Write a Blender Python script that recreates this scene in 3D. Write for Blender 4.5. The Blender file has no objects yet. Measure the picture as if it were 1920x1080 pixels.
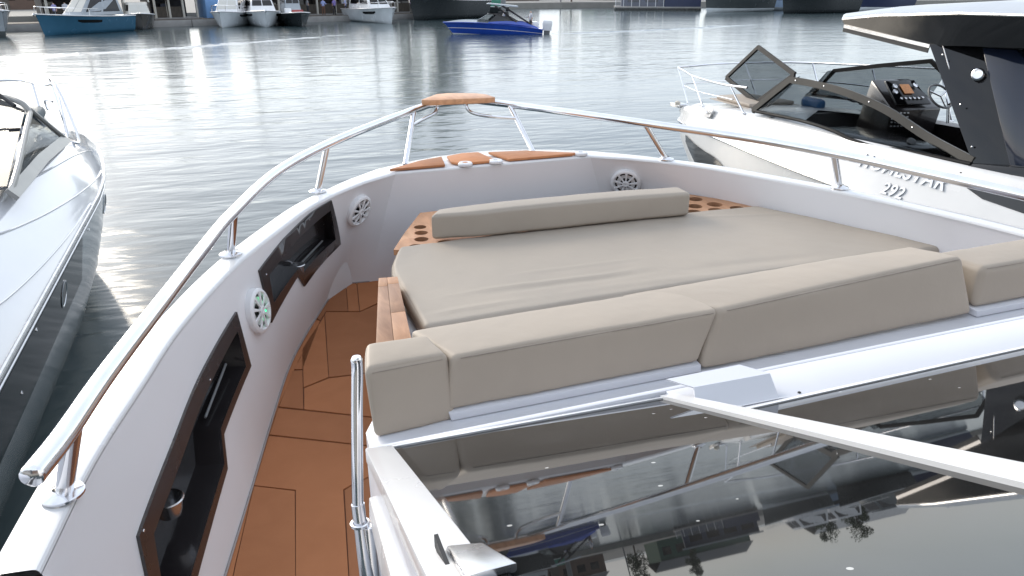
import bpy, bmesh, math, random
from mathutils import Vector, Matrix, noise
from mathutils.geometry import delaunay_2d_cdt
random.seed(7)
scene = bpy.context.scene
COL = scene.collection
R = math.radians
# ------------------------------------------------------------------ camera, world, sun, exposure
cam_d = bpy.data.cameras.new('camera'); cam = bpy.data.objects.new('camera', cam_d); COL.objects.link(cam)
cam.location = (0, 0, 3.5); cam.rotation_euler = (R(90 - 22.16), 0, R(-20))
cam_d.sensor_width = 36; cam_d.lens = 1387 / 1920 * 36; cam_d.clip_start = .05; cam_d.clip_end = 6000
scene.camera = cam
SUN_AZ, SUN_EL = -23, 25          # degrees from +Y towards +X, elevation
wd = bpy.data.worlds.new('World'); scene.world = wd; wd.use_nodes = True
nt = wd.node_tree; nt.nodes.clear()
def N(nt, t, **k):
    n = nt.nodes.new(t)
    for a, b in k.items(): setattr(n, a, b)
    return n
out = N(nt, 'ShaderNodeOutputWorld'); bg = N(nt, 'ShaderNodeBackground'); bg.inputs[1].default_value = .15
sky = N(nt, 'ShaderNodeTexSky', sky_type='NISHITA', sun_disc=False, sun_elevation=R(SUN_EL), sun_rotation=R(SUN_AZ))
sky.air_density = 1.0; sky.dust_density = .8; sky.ozone_density = 1.0
tc = N(nt, 'ShaderNodeTexCoord'); mp = N(nt, 'ShaderNodeMapping'); mp.inputs['Scale'].default_value = (1, 1, 2.6)
nz = N(nt, 'ShaderNodeTexNoise'); nz.inputs['Scale'].default_value = 2.2; nz.inputs['Detail'].default_value = 7; nz.inputs['Roughness'].default_value = .58
rp = N(nt, 'ShaderNodeValToRGB'); rp.color_ramp.elements[0].position = .36; rp.color_ramp.elements[1].position = .66
rp.color_ramp.elements[0].color = (.65, .65, .65, 1); rp.color_ramp.elements[1].color = (.95, .95, .95, 1)
hs = N(nt, 'ShaderNodeHueSaturation'); hs.inputs['Saturation'].default_value = .15; hs.inputs['Value'].default_value = .5
cl = N(nt, 'ShaderNodeMix', data_type='RGBA', blend_type='ADD'); cl.inputs[0].default_value = 1; cl.inputs[7].default_value = (3.45, 3.8, 4.3, 1)   # sunlit cloud: even white plus the glow of the sky behind it
mx = N(nt, 'ShaderNodeMix', data_type='RGBA')
L = nt.links.new
L(tc.outputs['Generated'], mp.inputs[0]); L(mp.outputs[0], nz.inputs[0]); L(nz.outputs[0], rp.inputs[0])
L(sky.outputs[0], hs.inputs['Color']); L(rp.outputs[0], mx.inputs[0]); L(sky.outputs[0], mx.inputs[6]); L(hs.outputs[0], cl.inputs[6]); L(cl.outputs[2], mx.inputs[7])
L(mx.outputs[2], bg.inputs[0]); L(bg.outputs[0], out.inputs[0])
sd = bpy.data.lights.new('sun', 'SUN'); sd.energy = 1.6; sd.angle = R(26); sd.color = (1, .90, .76)
sun = bpy.data.objects.new('sun', sd); COL.objects.link(sun); sun.location = (-20, 40, 40)
sun.rotation_euler = (R(90 - SUN_EL), 0, R(180 - SUN_AZ))
scene.view_settings.view_transform = 'Standard'; scene.view_settings.look = 'None'
scene.view_settings.exposure = 0.8; scene.view_settings.gamma = 1
scene.render.engine = 'CYCLES'
scene.cycles.use_denoising = True; scene.cycles.max_bounces = 8; scene.cycles.sample_clamp_indirect = 6
scene.cycles.caustics_reflective = False; scene.cycles.caustics_refractive = False

# ------------------------------------------------------------------ materials
MATS = {}
def mat(name, col, rough=.5, metal=0, bump=None, var=None, coat=0, ior=1.5, emit=None, alpha=1, trans=0, scale=None, spec=None):
    """Principled; var=(scale, amount) colour variation, bump=(scale, strength, dist)"""
    if name in MATS: return MATS[name]
    m = bpy.data.materials.new(name); m.use_nodes = True; t = m.node_tree; b = t.nodes['Principled BSDF']
    b.inputs['Base Color'].default_value = (*col, 1); b.inputs['Roughness'].default_value = rough; b.inputs['Metallic'].default_value = metal
    b.inputs['IOR'].default_value = ior; b.inputs['Coat Weight'].default_value = coat; b.inputs['Alpha'].default_value = alpha
    b.inputs['Transmission Weight'].default_value = trans
    if spec is not None: b.inputs['Specular IOR Level'].default_value = spec
    if coat: b.inputs['Coat Roughness'].default_value = .06
    if emit: b.inputs['Emission Color'].default_value = (*emit[:3], 1); b.inputs['Emission Strength'].default_value = emit[3]
    c = N(t, 'ShaderNodeTexCoord'); src = c.outputs['Object']
    if scale:
        mpn = N(t, 'ShaderNodeMapping'); mpn.inputs['Scale'].default_value = scale; t.links.new(src, mpn.inputs[0]); src = mpn.outputs[0]
    if var:
        n = N(t, 'ShaderNodeTexNoise'); n.inputs['Scale'].default_value = var[0]; n.inputs['Detail'].default_value = 6; t.links.new(src, n.inputs[0])
        h = N(t, 'ShaderNodeMapRange'); h.inputs[1].default_value = .3; h.inputs[2].default_value = .7; h.inputs[3].default_value = 1 - var[1]; h.inputs[4].default_value = 1 + var[1]
        t.links.new(n.outputs[0], h.inputs[0])
        mm = N(t, 'ShaderNodeVectorMath', operation='SCALE'); mm.inputs[0].default_value = col; t.links.new(h.outputs[0], mm.inputs[3]); t.links.new(mm.outputs[0], b.inputs['Base Color'])
        r2 = N(t, 'ShaderNodeMapRange'); r2.inputs[3].default_value = max(rough * .75, .01); r2.inputs[4].default_value = min(rough * 1.3, 1); t.links.new(n.outputs[0], r2.inputs[0]); t.links.new(r2.outputs[0], b.inputs['Roughness'])
    if bump:
        n = N(t, 'ShaderNodeTexNoise'); n.inputs['Scale'].default_value = bump[0]; n.inputs['Detail'].default_value = 5; t.links.new(src, n.inputs[0])
        bp = N(t, 'ShaderNodeBump'); bp.inputs['Strength'].default_value = bump[1]; bp.inputs['Distance'].default_value = bump[2]
        t.links.new(n.outputs[0], bp.inputs['Height']); t.links.new(bp.outputs[0], b.inputs['Normal'])
    MATS[name] = m; return m
gel = mat('gelcoat_white', (.70, .70, .705), .26, coat=.35, var=(2.5, .025))
liner = mat('gelcoat_liner', (.70, .69, .70), .40, coat=.15, var=(1.8, .03), bump=(60, .03, .001))
ledge_m = mat('gelcoat_ledge', (.62, .63, .67), .35, coat=.3, var=(3, .03))
steel = mat('polished_steel', (.80, .80, .82), .13, 1, var=(9, .06))
steel_dull = mat('brushed_steel', (.55, .55, .56), .25, 1, var=(14, .1))
fabric = mat('taupe_upholstery', (.385, .325, .262), .55, var=(3, .05), bump=(42, .22, .003))
fabric_top = mat('sunpad_upholstery', (.355, .308, .256), .58, var=(2.2, .05), bump=(30, .22, .004))
stitch = mat('stitch_thread', (.27, .228, .19), .8, var=(60, .2))
black = mat('black_plastic', (.018, .016, .017), .22, coat=.4, var=(5, .15))
black_gloss = mat('black_gloss', (.006, .006, .007), .05, var=(3, .2))
frame_floor_cast = mat('black_frame_floor_cast', (.022, .016, .015), .28, coat=.4, var=(6, .12))  # black plastic; its brown cast stands for the floor mirrored in it
rubber = mat('black_rubber', (.02, .02, .022), .6, var=(30, .2))
grey_pl = mat('grey_plastic', (.16, .165, .17), .4, var=(8, .1))
white_pl = mat('white_plastic', (.74, .74, .75), .35, var=(10, .03))
glass_d = mat('tinted_glass', (.011, .012, .013), .012, ior=1.58, var=(1.5, .2))
def specks(m):
    t = m.node_tree; b = t.nodes['Principled BSDF']; k = t.links.new; c = N(t, 'ShaderNodeTexCoord')
    v = N(t, 'ShaderNodeTexVoronoi'); v.inputs['Scale'].default_value = 26; k(c.outputs['Object'], v.inputs['Vector'])
    a = N(t, 'ShaderNodeMath', operation='LESS_THAN'); a.inputs[1].default_value = .075; k(v.outputs['Distance'], a.inputs[0])
    sx = N(t, 'ShaderNodeSeparateColor'); k(v.outputs['Color'], sx.inputs[0]); g_ = N(t, 'ShaderNodeMath', operation='GREATER_THAN'); g_.inputs[1].default_value = .72; k(sx.outputs[0], g_.inputs[0])
    mu = N(t, 'ShaderNodeMath', operation='MULTIPLY'); k(a.outputs[0], mu.inputs[0]); k(g_.outputs[0], mu.inputs[1])
    n = N(t, 'ShaderNodeTexNoise'); n.inputs['Scale'].default_value = 5; n.inputs['Detail'].default_value = 8; k(c.outputs['Object'], n.inputs[0])
    r = N(t, 'ShaderNodeMapRange'); r.inputs[1].default_value = .45; r.inputs[2].default_value = .8; r.inputs[3].default_value = .010; r.inputs[4].default_value = .032; k(n.outputs[0], r.inputs[0])
    mx_ = N(t, 'ShaderNodeMix', data_type='RGBA'); mx_.inputs[7].default_value = (.42, .42, .41, 1); k(mu.outputs[0], mx_.inputs[0]); k(r.outputs[0], mx_.inputs[6]); k(mx_.outputs[2], b.inputs['Base Color'])
    r2 = N(t, 'ShaderNodeMapRange'); r2.inputs[3].default_value = .006; r2.inputs[4].default_value = .03; k(n.outputs[0], r2.inputs[0]); k(r2.outputs[0], b.inputs['Roughness'])
specks(glass_d)
frit = mat('glass_border', (.006, .006, .006), .05, ior=1.6, var=(8, .2))
glass_t = mat('clear_smoked_glass', (.26, .28, .29), .02, trans=1, ior=1.03, var=(2, .05)); glass_t.node_tree.nodes['Principled BSDF'].inputs['Specular IOR Level'].default_value = 1.0
teal = mat('teal_vinyl', (.028, .055, .070), .5, var=(6, .08))
led_g = mat('green_indicator', (.02, .5, .15), .3, emit=(.05, 1, .35, 1.2))
def wood(name, c1, c2, sc, rough=.45):
    m = bpy.data.materials.new(name); m.use_nodes = True; t = m.node_tree; b = t.nodes['Principled BSDF']; b.inputs['Roughness'].default_value = rough
    c = N(t, 'ShaderNodeTexCoord'); mpn = N(t, 'ShaderNodeMapping'); mpn.inputs['Scale'].default_value = sc
    n = N(t, 'ShaderNodeTexNoise'); n.inputs['Scale'].default_value = 6; n.inputs['Detail'].default_value = 8; n.inputs['Distortion'].default_value = .6
    r = N(t, 'ShaderNodeValToRGB'); r.color_ramp.elements[0].color = (*c1, 1); r.color_ramp.elements[1].color = (*c2, 1); r.color_ramp.elements[0].position = .3; r.color_ramp.elements[1].position = .72
    oi = N(t, 'ShaderNodeObjectInfo'); h = N(t, 'ShaderNodeMapRange'); h.inputs[3].default_value = .82; h.inputs[4].default_value = 1.18
    vm = N(t, 'ShaderNodeVectorMath', operation='SCALE'); bp = N(t, 'ShaderNodeBump'); bp.inputs['Strength'].default_value = .12; bp.inputs['Distance'].default_value = .002
    k = t.links.new
    k(c.outputs['Object'], mpn.inputs[0]); k(mpn.outputs[0], n.inputs[0]); k(n.outputs[0], r.inputs[0]); k(oi.outputs['Random'], h.inputs[0])
    k(r.outputs[0], vm.inputs[0]); k(h.outputs[0], vm.inputs[3]); k(vm.outputs[0], b.inputs['Base Color']); k(n.outputs[0], bp.inputs['Height']); k(bp.outputs[0], b.inputs['Normal'])
    return m
teak = wood('teak', (.40, .20, .10), (.56, .30, .16), (4, 1.2, 4))
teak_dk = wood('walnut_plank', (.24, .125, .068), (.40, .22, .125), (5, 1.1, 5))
teak_o = wood('oiled_teak_pad', (.46, .185, .075), (.56, .24, .105), (2, 6, 2), .6)
floor_m = wood('teak_foam_floor', (.36, .135, .050), (.40, .155, .060), (1.2, 1.2, 1.2), .78)
joint_m = mat('floor_joint', (.17, .063, .028), .8, var=(20, .15))

# ------------------------------------------------------------------ geometry helpers
class G:
    def __init__(s): s.v = []; s.f = []; s.m = []
    def add(s, v, f, mi=0):
        o = len(s.v); s.v += [tuple(p) for p in v]; s.f += [tuple(i + o for i in q) for q in f]; s.m += [mi] * len(f); return s
    def box(s, lo, hi, mi=0):
        x0, y0, z0 = lo; x1, y1, z1 = hi
        return s.add([(x0, y0, z0), (x1, y0, z0), (x1, y1, z0), (x0, y1, z0), (x0, y0, z1), (x1, y0, z1), (x1, y1, z1), (x0, y1, z1)],
                     [(0, 3, 2, 1), (4, 5, 6, 7), (0, 1, 5, 4), (1, 2, 6, 5), (2, 3, 7, 6), (3, 0, 4, 7)], mi)
    def hexa(s, b4, t4, mi=0):
        return s.add(list(b4) + list(t4), [(0, 3, 2, 1), (4, 5, 6, 7), (0, 1, 5, 4), (1, 2, 6, 5), (2, 3, 7, 6), (3, 0, 4, 7)], mi)
    def prism(s, poly, z0, z1, mi=0):
        n = len(poly); z0f = z0 if callable(z0) else (lambda x, y: z0); z1f = z1 if callable(z1) else (lambda x, y: z1)
        return s.add([(x, y, z0f(x, y)) for x, y in poly] + [(x, y, z1f(x, y)) for x, y in poly],
                     [tuple(range(n - 1, -1, -1)), tuple(range(n, 2 * n))] + [(i, (i + 1) % n, n + (i + 1) % n, n + i) for i in range(n)], mi)
    def slab(s, poly3, d, mi=0):
        """3D polygon thickened by vector d"""
        n = len(poly3); d = Vector(d)
        return s.add([Vector(p) for p in poly3] + [Vector(p) + d for p in poly3],
                     [tuple(range(n - 1, -1, -1)), tuple(range(n, 2 * n))] + [(i, (i + 1) % n, n + (i + 1) % n, n + i) for i in range(n)], mi)
    def tube(s, pts, r, n=12, mi=0, caps=True):
        P = [Vector(p) for p in pts]; k = len(P); rr = r if isinstance(r, (list, tuple)) else [r] * k
        up = None; v = []
        for i, p in enumerate(P):
            t = (P[min(i + 1, k - 1)] - P[max(i - 1, 0)]).normalized()
            if up is None:
                a = Vector((0, 0, 1)) if abs(t.z) < .9 else Vector((1, 0, 0)); up = (a - t * a.dot(t)).normalized()
            else: up = (up - t * up.dot(t)).normalized()
            b = t.cross(up)
            for j in range(n):
                a = 2 * math.pi * j / n; v.append(p + (up * math.cos(a) + b * math.sin(a)) * rr[i])
        f = [(i * n + j, i * n + (j + 1) % n, (i + 1) * n + (j + 1) % n, (i + 1) * n + j) for i in range(k - 1) for j in range(n)]
        if caps: f += [tuple(range(n - 1, -1, -1)), tuple(range((k - 1) * n, k * n))]
        return s.add(v, f, mi)
    def lathe(s, c, axis, prof, n=24, mi=0, cap=False):
        """prof: list of (radius, height along axis)"""
        c = Vector(c); ax = Vector(axis).normalized(); a = Vector((0, 0, 1)) if abs(ax.z) < .9 else Vector((1, 0, 0)); u = (a - ax * a.dot(ax)).normalized(); w = ax.cross(u)
        v = [c + ax * h + (u * math.cos(2 * math.pi * j / n) + w * math.sin(2 * math.pi * j / n)) * r for r, h in prof for j in range(n)]
        k = len(prof); f = [(i * n + j, i * n + (j + 1) % n, (i + 1) * n + (j + 1) % n, (i + 1) * n + j) for i in range(k - 1) for j in range(n)]
        if cap: f += [tuple(range(n - 1, -1, -1)), tuple(range((k - 1) * n, k * n))]
        return s.add(v, f, mi)
    def loft(s, secs, mi=0, closed=False, caps=False):
        m = len(secs[0]); k = len(secs); v = [p for sc in secs for p in sc]; e = m if closed else m - 1
        f = [(i * m + j, i * m + (j + 1) % m, (i + 1) * m + (j + 1) % m, (i + 1) * m + j) for i in range(k - 1) for j in range(e)]
        if caps: f += [tuple(range(m - 1, -1, -1)), tuple(range((k - 1) * m, k * m))]
        return s.add(v, f, mi)
def spline(pts, n=8):
    P = [Vector(p) for p in pts]; P = [2 * P[0] - P[1]] + P + [2 * P[-1] - P[-2]]; o = []
    for i in range(1, len(P) - 2):
        a, b, c, d = P[i - 1:i + 3]
        for j in range(n):
            t = j / n; o.append(.5 * (2 * b + (c - a) * t + (2 * a - 5 * b + 4 * c - d) * t * t + (3 * b - a - 3 * c + d) * t ** 3))
    o.append(P[-2]); return o
ORG = {}
def mesh_of(name, g, mats, smooth=True, org=(0, 0, 0), bevel=0, ang=35):
    me = bpy.data.meshes.new(name); o = Vector(org)
    me.from_pydata([Vector(p) - o for p in g.v], [], g.f)
    for m in (mats if isinstance(mats, (list, tuple)) else [mats]): me.materials.append(m)
    if any(g.m): me.polygons.foreach_set('material_index', g.m)
    bm = bmesh.new(); bm.from_mesh(me); bmesh.ops.remove_doubles(bm, verts=bm.verts, dist=1e-5); bmesh.ops.recalc_face_normals(bm, faces=bm.faces)
    if bevel:
        es = [e for e in bm.edges if len(e.link_faces) == 2 and e.calc_face_angle(0) > R(30)]
        bmesh.ops.bevel(bm, geom=es, offset=bevel, segments=2, affect='EDGES', profile=.5, clamp_overlap=True)
    if smooth:
        for e in bm.edges:
            if len(e.link_faces) == 2 and e.calc_face_angle(0) > R(ang): e.smooth = False
        for f in bm.faces: f.smooth = True
    bm.to_mesh(me); bm.free(); return me
FRAME = {}
def thing(name, label, cat, base=(0, 0, 0), frame=None, group=None, kind=None):
    o = bpy.data.objects.new(name, None); COL.objects.link(o); o.empty_display_size = .2
    fr = frame or Matrix(); o.matrix_world = fr @ Matrix.Translation(base)
    ORG[o] = Vector(base); tag(o, label, cat, group, kind); return o
def tag(o, label=None, cat=None, group=None, kind=None):
    for k, v in (('label', label), ('category', cat), ('group', group), ('kind', kind)):
        if v: o[k] = v
def part(name, g, mats, parent, smooth=True, bevel=0, label=None, ang=35, kind=None):
    org = ORG[parent]; o = bpy.data.objects.new(name, mesh_of(name, g, mats, smooth, org, bevel, ang)); COL.objects.link(o)
    o.parent = parent; ORG[o] = org; tag(o, label, None, None, kind); return o
def solo(name, g, mats, label, cat, base=(0, 0, 0), frame=None, group=None, kind=None, smooth=True, bevel=0, ang=35):
    o = bpy.data.objects.new(name, mesh_of(name, g, mats, smooth, base, bevel, ang)); COL.objects.link(o)
    o.matrix_world = (frame or Matrix()) @ Matrix.Translation(base); ORG[o] = Vector(base); tag(o, label, cat, group, kind); return o
def copy_tree(o, parent=None):
    c = o.copy(); COL.objects.link(c); c.parent = parent
    for ch in o.children: copy_tree(ch, c)
    return c
def cdt(outer, holes, step, fn):
    """triangulate a 2D polygon with holes and lift it with fn(x, y)"""
    pts = []; edges = []
    def ring(poly):
        o = len(pts); n = len(poly)
        pts.extend(Vector(p) for p in poly); edges.extend((o + i, o + (i + 1) % n) for i in range(n))
    def dens(poly):
        r = []
        for i, p in enumerate(poly):
            q = poly[(i + 1) % len(poly)]; d = math.dist(p, q); k = max(1, int(d / step))
            r += [(p[0] + (q[0] - p[0]) * j / k, p[1] + (q[1] - p[1]) * j / k) for j in range(k)]
        return r
    def inside(p, poly):
        c = False; j = len(poly) - 1
        for i in range(len(poly)):
            if (poly[i][1] > p[1]) != (poly[j][1] > p[1]) and p[0] < (poly[j][0] - poly[i][0]) * (p[1] - poly[i][1]) / (poly[j][1] - poly[i][1]) + poly[i][0]: c = not c
            j = i
        return c
    od = dens(outer); ring(od); hd = [dens(h) for h in holes]
    for h in hd: ring(h)
    xs = [p[0] for p in outer]; ys = [p[1] for p in outer]
    y = min(ys) + step / 2
    while y < max(ys):
        x = min(xs) + step / 2
        while x < max(xs):
            if inside((x, y), outer) and not any(inside((x, y), h) for h in holes): pts.append(Vector((x, y)))
            x += step
        y += step
    v, e, f, *_ = delaunay_2d_cdt(pts, edges, [], 0, 1e-6)
    g = G(); keep = []
    for t in f:
        c = (sum(v[i].x for i in t) / len(t), sum(v[i].y for i in t) / len(t))
        if inside(c, outer) and not any(inside(c, h) for h in holes): keep.append(tuple(t))
    return g.add([fn(p.x, p.y) for p in v], keep)
def cushion(dims, fn, r=.03, puff=.012, nz_amp=.003, nu=(26, 12, 4), seed=0, extra=None):
    """rounded, slightly stuffed box; fn maps (u,v,w) in 0..1 to space"""
    Lx, Ly, Lz = dims
    def knots(Ld, k):
        a = [0, .12, .3, .55, .8, 1]; e = [-Ld / 2 + r * t for t in a]; m = [(-Ld / 2 + r) + (Ld - 2 * r) * i / k for i in range(1, k)]
        return e + m + [-t for t in reversed(e)]
    K = [knots(d, k) for d, k in zip(dims, nu)]; H = [d / 2 for d in dims]; I = [h - r for h in H]
    g = G(); idx = {}
    def vert(p):
        key = tuple(round(c, 5) for c in p)
        if key in idx: return idx[key]
        q = [max(-i, min(i, c)) for c, i in zip(p, I)]; d = [a - b for a, b in zip(p, q)]; l = math.sqrt(sum(t * t for t in d)) or 1
        nrm = [t / l for t in d]; z = [b + r * t for b, t in zip(q, nrm)]
        A = [1 - (c / h) ** 2 for c, h in zip(p, H)]
        pu = puff * (A[1] * A[2] * abs(nrm[0]) * .4 + A[0] * A[2] * abs(nrm[1]) * .5 + (A[0] * A[1]) ** .6 * max(nrm[2], 0))
        nn = noise.noise(Vector((z[0] * 5 + seed * 9.1, z[1] * 5, z[2] * 5))) * nz_amp + noise.noise(Vector((z[0] * 17 + seed * 3.7, z[1] * 14, z[2] * 11))) * nz_amp * .45
        ex = extra(z[0] / Lx + .5, z[1] / Ly + .5) if extra and nrm[2] > .5 else 0
        z = [a + b * (pu + nn + ex) for a, b in zip(z, nrm)]
        u = [c / d_ + .5 for c, d_ in zip(z, dims)]
        idx[key] = len(g.v); g.v.append(tuple(fn(*u))); return idx[key]
    for ax in range(3):
        a, b = [(1, 2), (0, 2), (0, 1)][ax]
        for sg in (-1, 1):
            for i in range(len(K[a]) - 1):
                for j in range(len(K[b]) - 1):
                    q = []
                    for (ii, jj) in ((i, j), (i + 1, j), (i + 1, j + 1), (i, j + 1)):
                        p = [0, 0, 0]; p[ax] = sg * H[ax]; p[a] = K[a][ii]; p[b] = K[b][jj]; q.append(vert(p))
                    g.f.append(tuple(q)); g.m.append(0)
    return g
def trilin(c8):
    c = [Vector(p) for p in c8]   # bottom 4 (00,10,11,01), top 4
    def fn(u, v, w):
        b = c[0].lerp(c[1], u).lerp(c[3].lerp(c[2], u), v); t = c[4].lerp(c[5], u).lerp(c[7].lerp(c[6], u), v); return b.lerp(t, w)
    return fn

# ------------------------------------------------------------------ water, sky surroundings
def water_mat():
    m = bpy.data.materials.new('harbour_water'); m.use_nodes = True; t = m.node_tree; b = t.nodes['Principled BSDF']; k = t.links.new
    b.inputs['Base Color'].default_value = (.036, .055, .060, 1); b.inputs['Roughness'].default_value = .15; b.inputs['IOR'].default_value = 1.36
    c = N(t, 'ShaderNodeTexCoord'); h = None
    for sc, rot, w, det in (((.22, .55, 1), -20, .55, 2), ((.8, 2.0, 1), -8, .27, 2), ((2.4, 5.5, 1), -32, .05, 1), ((8, 14, 1), -15, .005, 1)):
        mpn = N(t, 'ShaderNodeMapping'); mpn.inputs['Scale'].default_value = sc; mpn.inputs['Rotation'].default_value = (0, 0, R(-rot))
        n = N(t, 'ShaderNodeTexNoise'); n.inputs['Scale'].default_value = 1; n.inputs['Detail'].default_value = det; n.inputs['Distortion'].default_value = .35
        k(c.outputs['Object'], mpn.inputs[0]); k(mpn.outputs[0], n.inputs[0])
        mu = N(t, 'ShaderNodeMath', operation='MULTIPLY'); mu.inputs[1].default_value = w; k(n.outputs[0], mu.inputs[0])
        if h is None: h = mu.outputs[0]
        else:
            ad = N(t, 'ShaderNodeMath', operation='ADD'); k(h, ad.inputs[0]); k(mu.outputs[0], ad.inputs[1]); h = ad.outputs[0]
    # calmer and rougher patches
    n = N(t, 'ShaderNodeTexNoise'); n.inputs['Scale'].default_value = .07; n.inputs['Detail'].default_value = 3; k(c.outputs['Object'], n.inputs[0])
    mr = N(t, 'ShaderNodeMapRange'); mr.inputs[1].default_value = .35; mr.inputs[2].default_value = .65; mr.inputs[3].default_value = .11; mr.inputs[4].default_value = .24; k(n.outputs[0], mr.inputs[0])
    bp = N(t, 'ShaderNodeBump'); bp.inputs['Distance'].default_value = .5; k(mr.outputs[0], bp.inputs['Strength']); k(h, bp.inputs['Height']); k(bp.outputs[0], b.inputs['Normal'])
    return m
water = water_mat()
g = G(); rad = [0.0] + [1.2 * 1.045 ** i for i in range(175)]; na = 128
g.v = [(0, 0, 0)] + [(r * math.sin(2 * math.pi * j / na), r * math.cos(2 * math.pi * j / na), 0) for r in rad[1:] for j in range(na)]
g.f = [(0, 1 + (j + 1) % na, 1 + j) for j in range(na)] + [(1 + i * na + j, 1 + i * na + (j + 1) % na, 1 + (i + 1) * na + (j + 1) % na, 1 + (i + 1) * na + j) for i in range(len(rad) - 2) for j in range(na)]
g.m = [0] * len(g.f)
solo('water', g, water, 'rippled harbour water between the moored boats', 'water', kind='structure')
def wake(pts, h, w, label):
    g = G(); P = spline([(x, y, 0) for x, y in pts], 30); secs = []
    for i, p in enumerate(P):
        t = (P[min(i + 1, len(P) - 1)] - P[max(i - 1, 0)]).normalized(); nrm = Vector((-t.y, t.x, 0)); f = i / (len(P) - 1)
        hh = h * min(1, f * 6, (1 - f) * 3) * (.55 + .9 * noise.noise(Vector((i * .23, h * 50, 0))) ** 2 + .5 * noise.noise(Vector((i * .6, 3, h))))
        hh = max(hh, .004); off = .25 * noise.noise(Vector((i * .18, 7.7, 0)))
        secs.append([p + nrm * (w * a + off) + Vector((0, 0, hh * z + .004)) for a, z in ((-1, -.2), (-.62, .12), (-.34, .55), (-.12, .95), (.06, 1), (.22, .8), (.42, .3), (.7, .05), (1, -.2))])
    g.loft(secs); solo('water_wake', g, water, label, 'wake', kind='structure')
wake([(-40, 50), (-24, 46), (-13, 47.5), (-6, 50), (0, 54.5), (6, 60), (10, 63.5)], .10, .8, 'old wake ridge crossing the open water')
wake([(24.5, 57.7), (30, 58.6), (37, 60.5), (45, 63.5), (54, 67)], .09, .6, 'wake trailing behind the speedboat')

# ------------------------------------------------------------------ the main yacht (frame: origin at the eye, Y to the bow)
BM = Matrix.Translation((0, 0, 3.5)) @ Matrix.Rotation(R(.88), 4, Vector((math.cos(R(20)), -math.sin(R(20)), 0)))
CX = 1.475; ZC = -1.1; ZF = -1.77
CO = [(0.83, 4.33), (0.62, 4.18), (0.33, 3.86), (0.12, 3.49), (-0.10, 3.03), (-0.28, 2.51), (-0.37, 2.13), (-0.45, 1.77), (-0.50, 1.40)]
FL = [(0.62, 4.31), (0.45, 4.33), (.24, 3.86), (.075, 3.40), (-.04, 2.93), (-.15, 2.43), (-.24, 2.03), (-.31, 1.7), (-.37, 1.35)]
def crm(P, s):
    P = [(2 * P[0][0] - P[1][0], 2 * P[0][1] - P[1][1])] + P + [(2 * P[-1][0] - P[-2][0], 2 * P[-1][1] - P[-2][1])]
    i = int(min(max(math.floor(s), 0), len(P) - 4)); t = s - i; o = []
    for k in (0, 1):
        a, b, c, d = (P[i + j][k] for j in range(4)); o.append(.5 * (2 * b + (c - a) * t + (2 * a - 5 * b + 4 * c - d) * t * t + (3 * b - a - 3 * c + d) * t ** 3))
    return Vector(o)
_crm = crm
def crm(P, s):   # straight run along the bow corner, curved aft of it
    if s < 1: return Vector(P[0]).lerp(Vector(P[1]), max(s, 0))
    return _crm(P, s)
def wnorm(s):   # horizontal normal into the boat
    d = crm(CO, min(s + .05, 8)) - crm(CO, max(s - .05, 0)); d.normalize(); return Vector((-d.y, d.x, 0))
def wall(s, t, d=0, mir=False):
    a = crm(CO, s); b = crm(FL, s); p = a.lerp(b, t); p = Vector((p.x, p.y, ZC + (ZF - ZC) * t)) + wnorm(s) * d
    if mir: p.x = 2 * CX - p.x + max(0, min(1, (s - 3.6) / 1.2)) * min(.09, .4 * t)
    return p
yacht = thing('motor_yacht', 'white motor yacht with teak foam deck, bow rail and tan sun lounge, filling the foreground', 'yacht', (1.475, 1, -3.5), BM)
SS, TT = .45, .67
niche_far_o = [(3.62, .14), (3.02, .08), (2.26, .045), (1.74, .035), (1.36, .51), (2.44, .58), (2.66, .44), (3.54, .52)]
niche_far_i = [(3.44, .22), (2.74, .17), (2.1, .145), (1.74, .12), (1.54, .42), (2.5, .46), (2.62, .38), (3.42, .42)]
niche_near_o = [(4.2, .22), (4.22, .56), (5.08, .6), (5.26, .73), (6.7, .80), (7.25, .62), (6.98, .36)]
niche_near_i = [(4.28, .31), (4.32, .52), (5.1, .56), (5.28, .69), (6.66, .745), (7.05, .62), (6.8, .43), (6.26, .41), (5.46, .37)]
sc2 = lambda L_: [(a * SS, b * TT) for a, b in L_]
g = cdt([(0, 0.012), (8 * SS, .012), (8 * SS, TT), (0, TT)], [sc2(niche_far_i), sc2(niche_near_i)], .05, lambda x, y: wall(x / SS, y / TT))
lin = part('bulwark_liner', g, liner, yacht, ang=50)
g = G().loft([[wall(0, t) for t in (.018, .5, 1)], [wall(0, t, 0, True) for t in (.018, .5, 1)]])
part('bow_bulkhead', g, liner, yacht)
g = G().loft([[wall(s / 4, t, 0, True) for t in (.018, .5, 1)] for s in range(0, 33)])
part('bulwark_liner', g, liner, yacht, ang=50)
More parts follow.
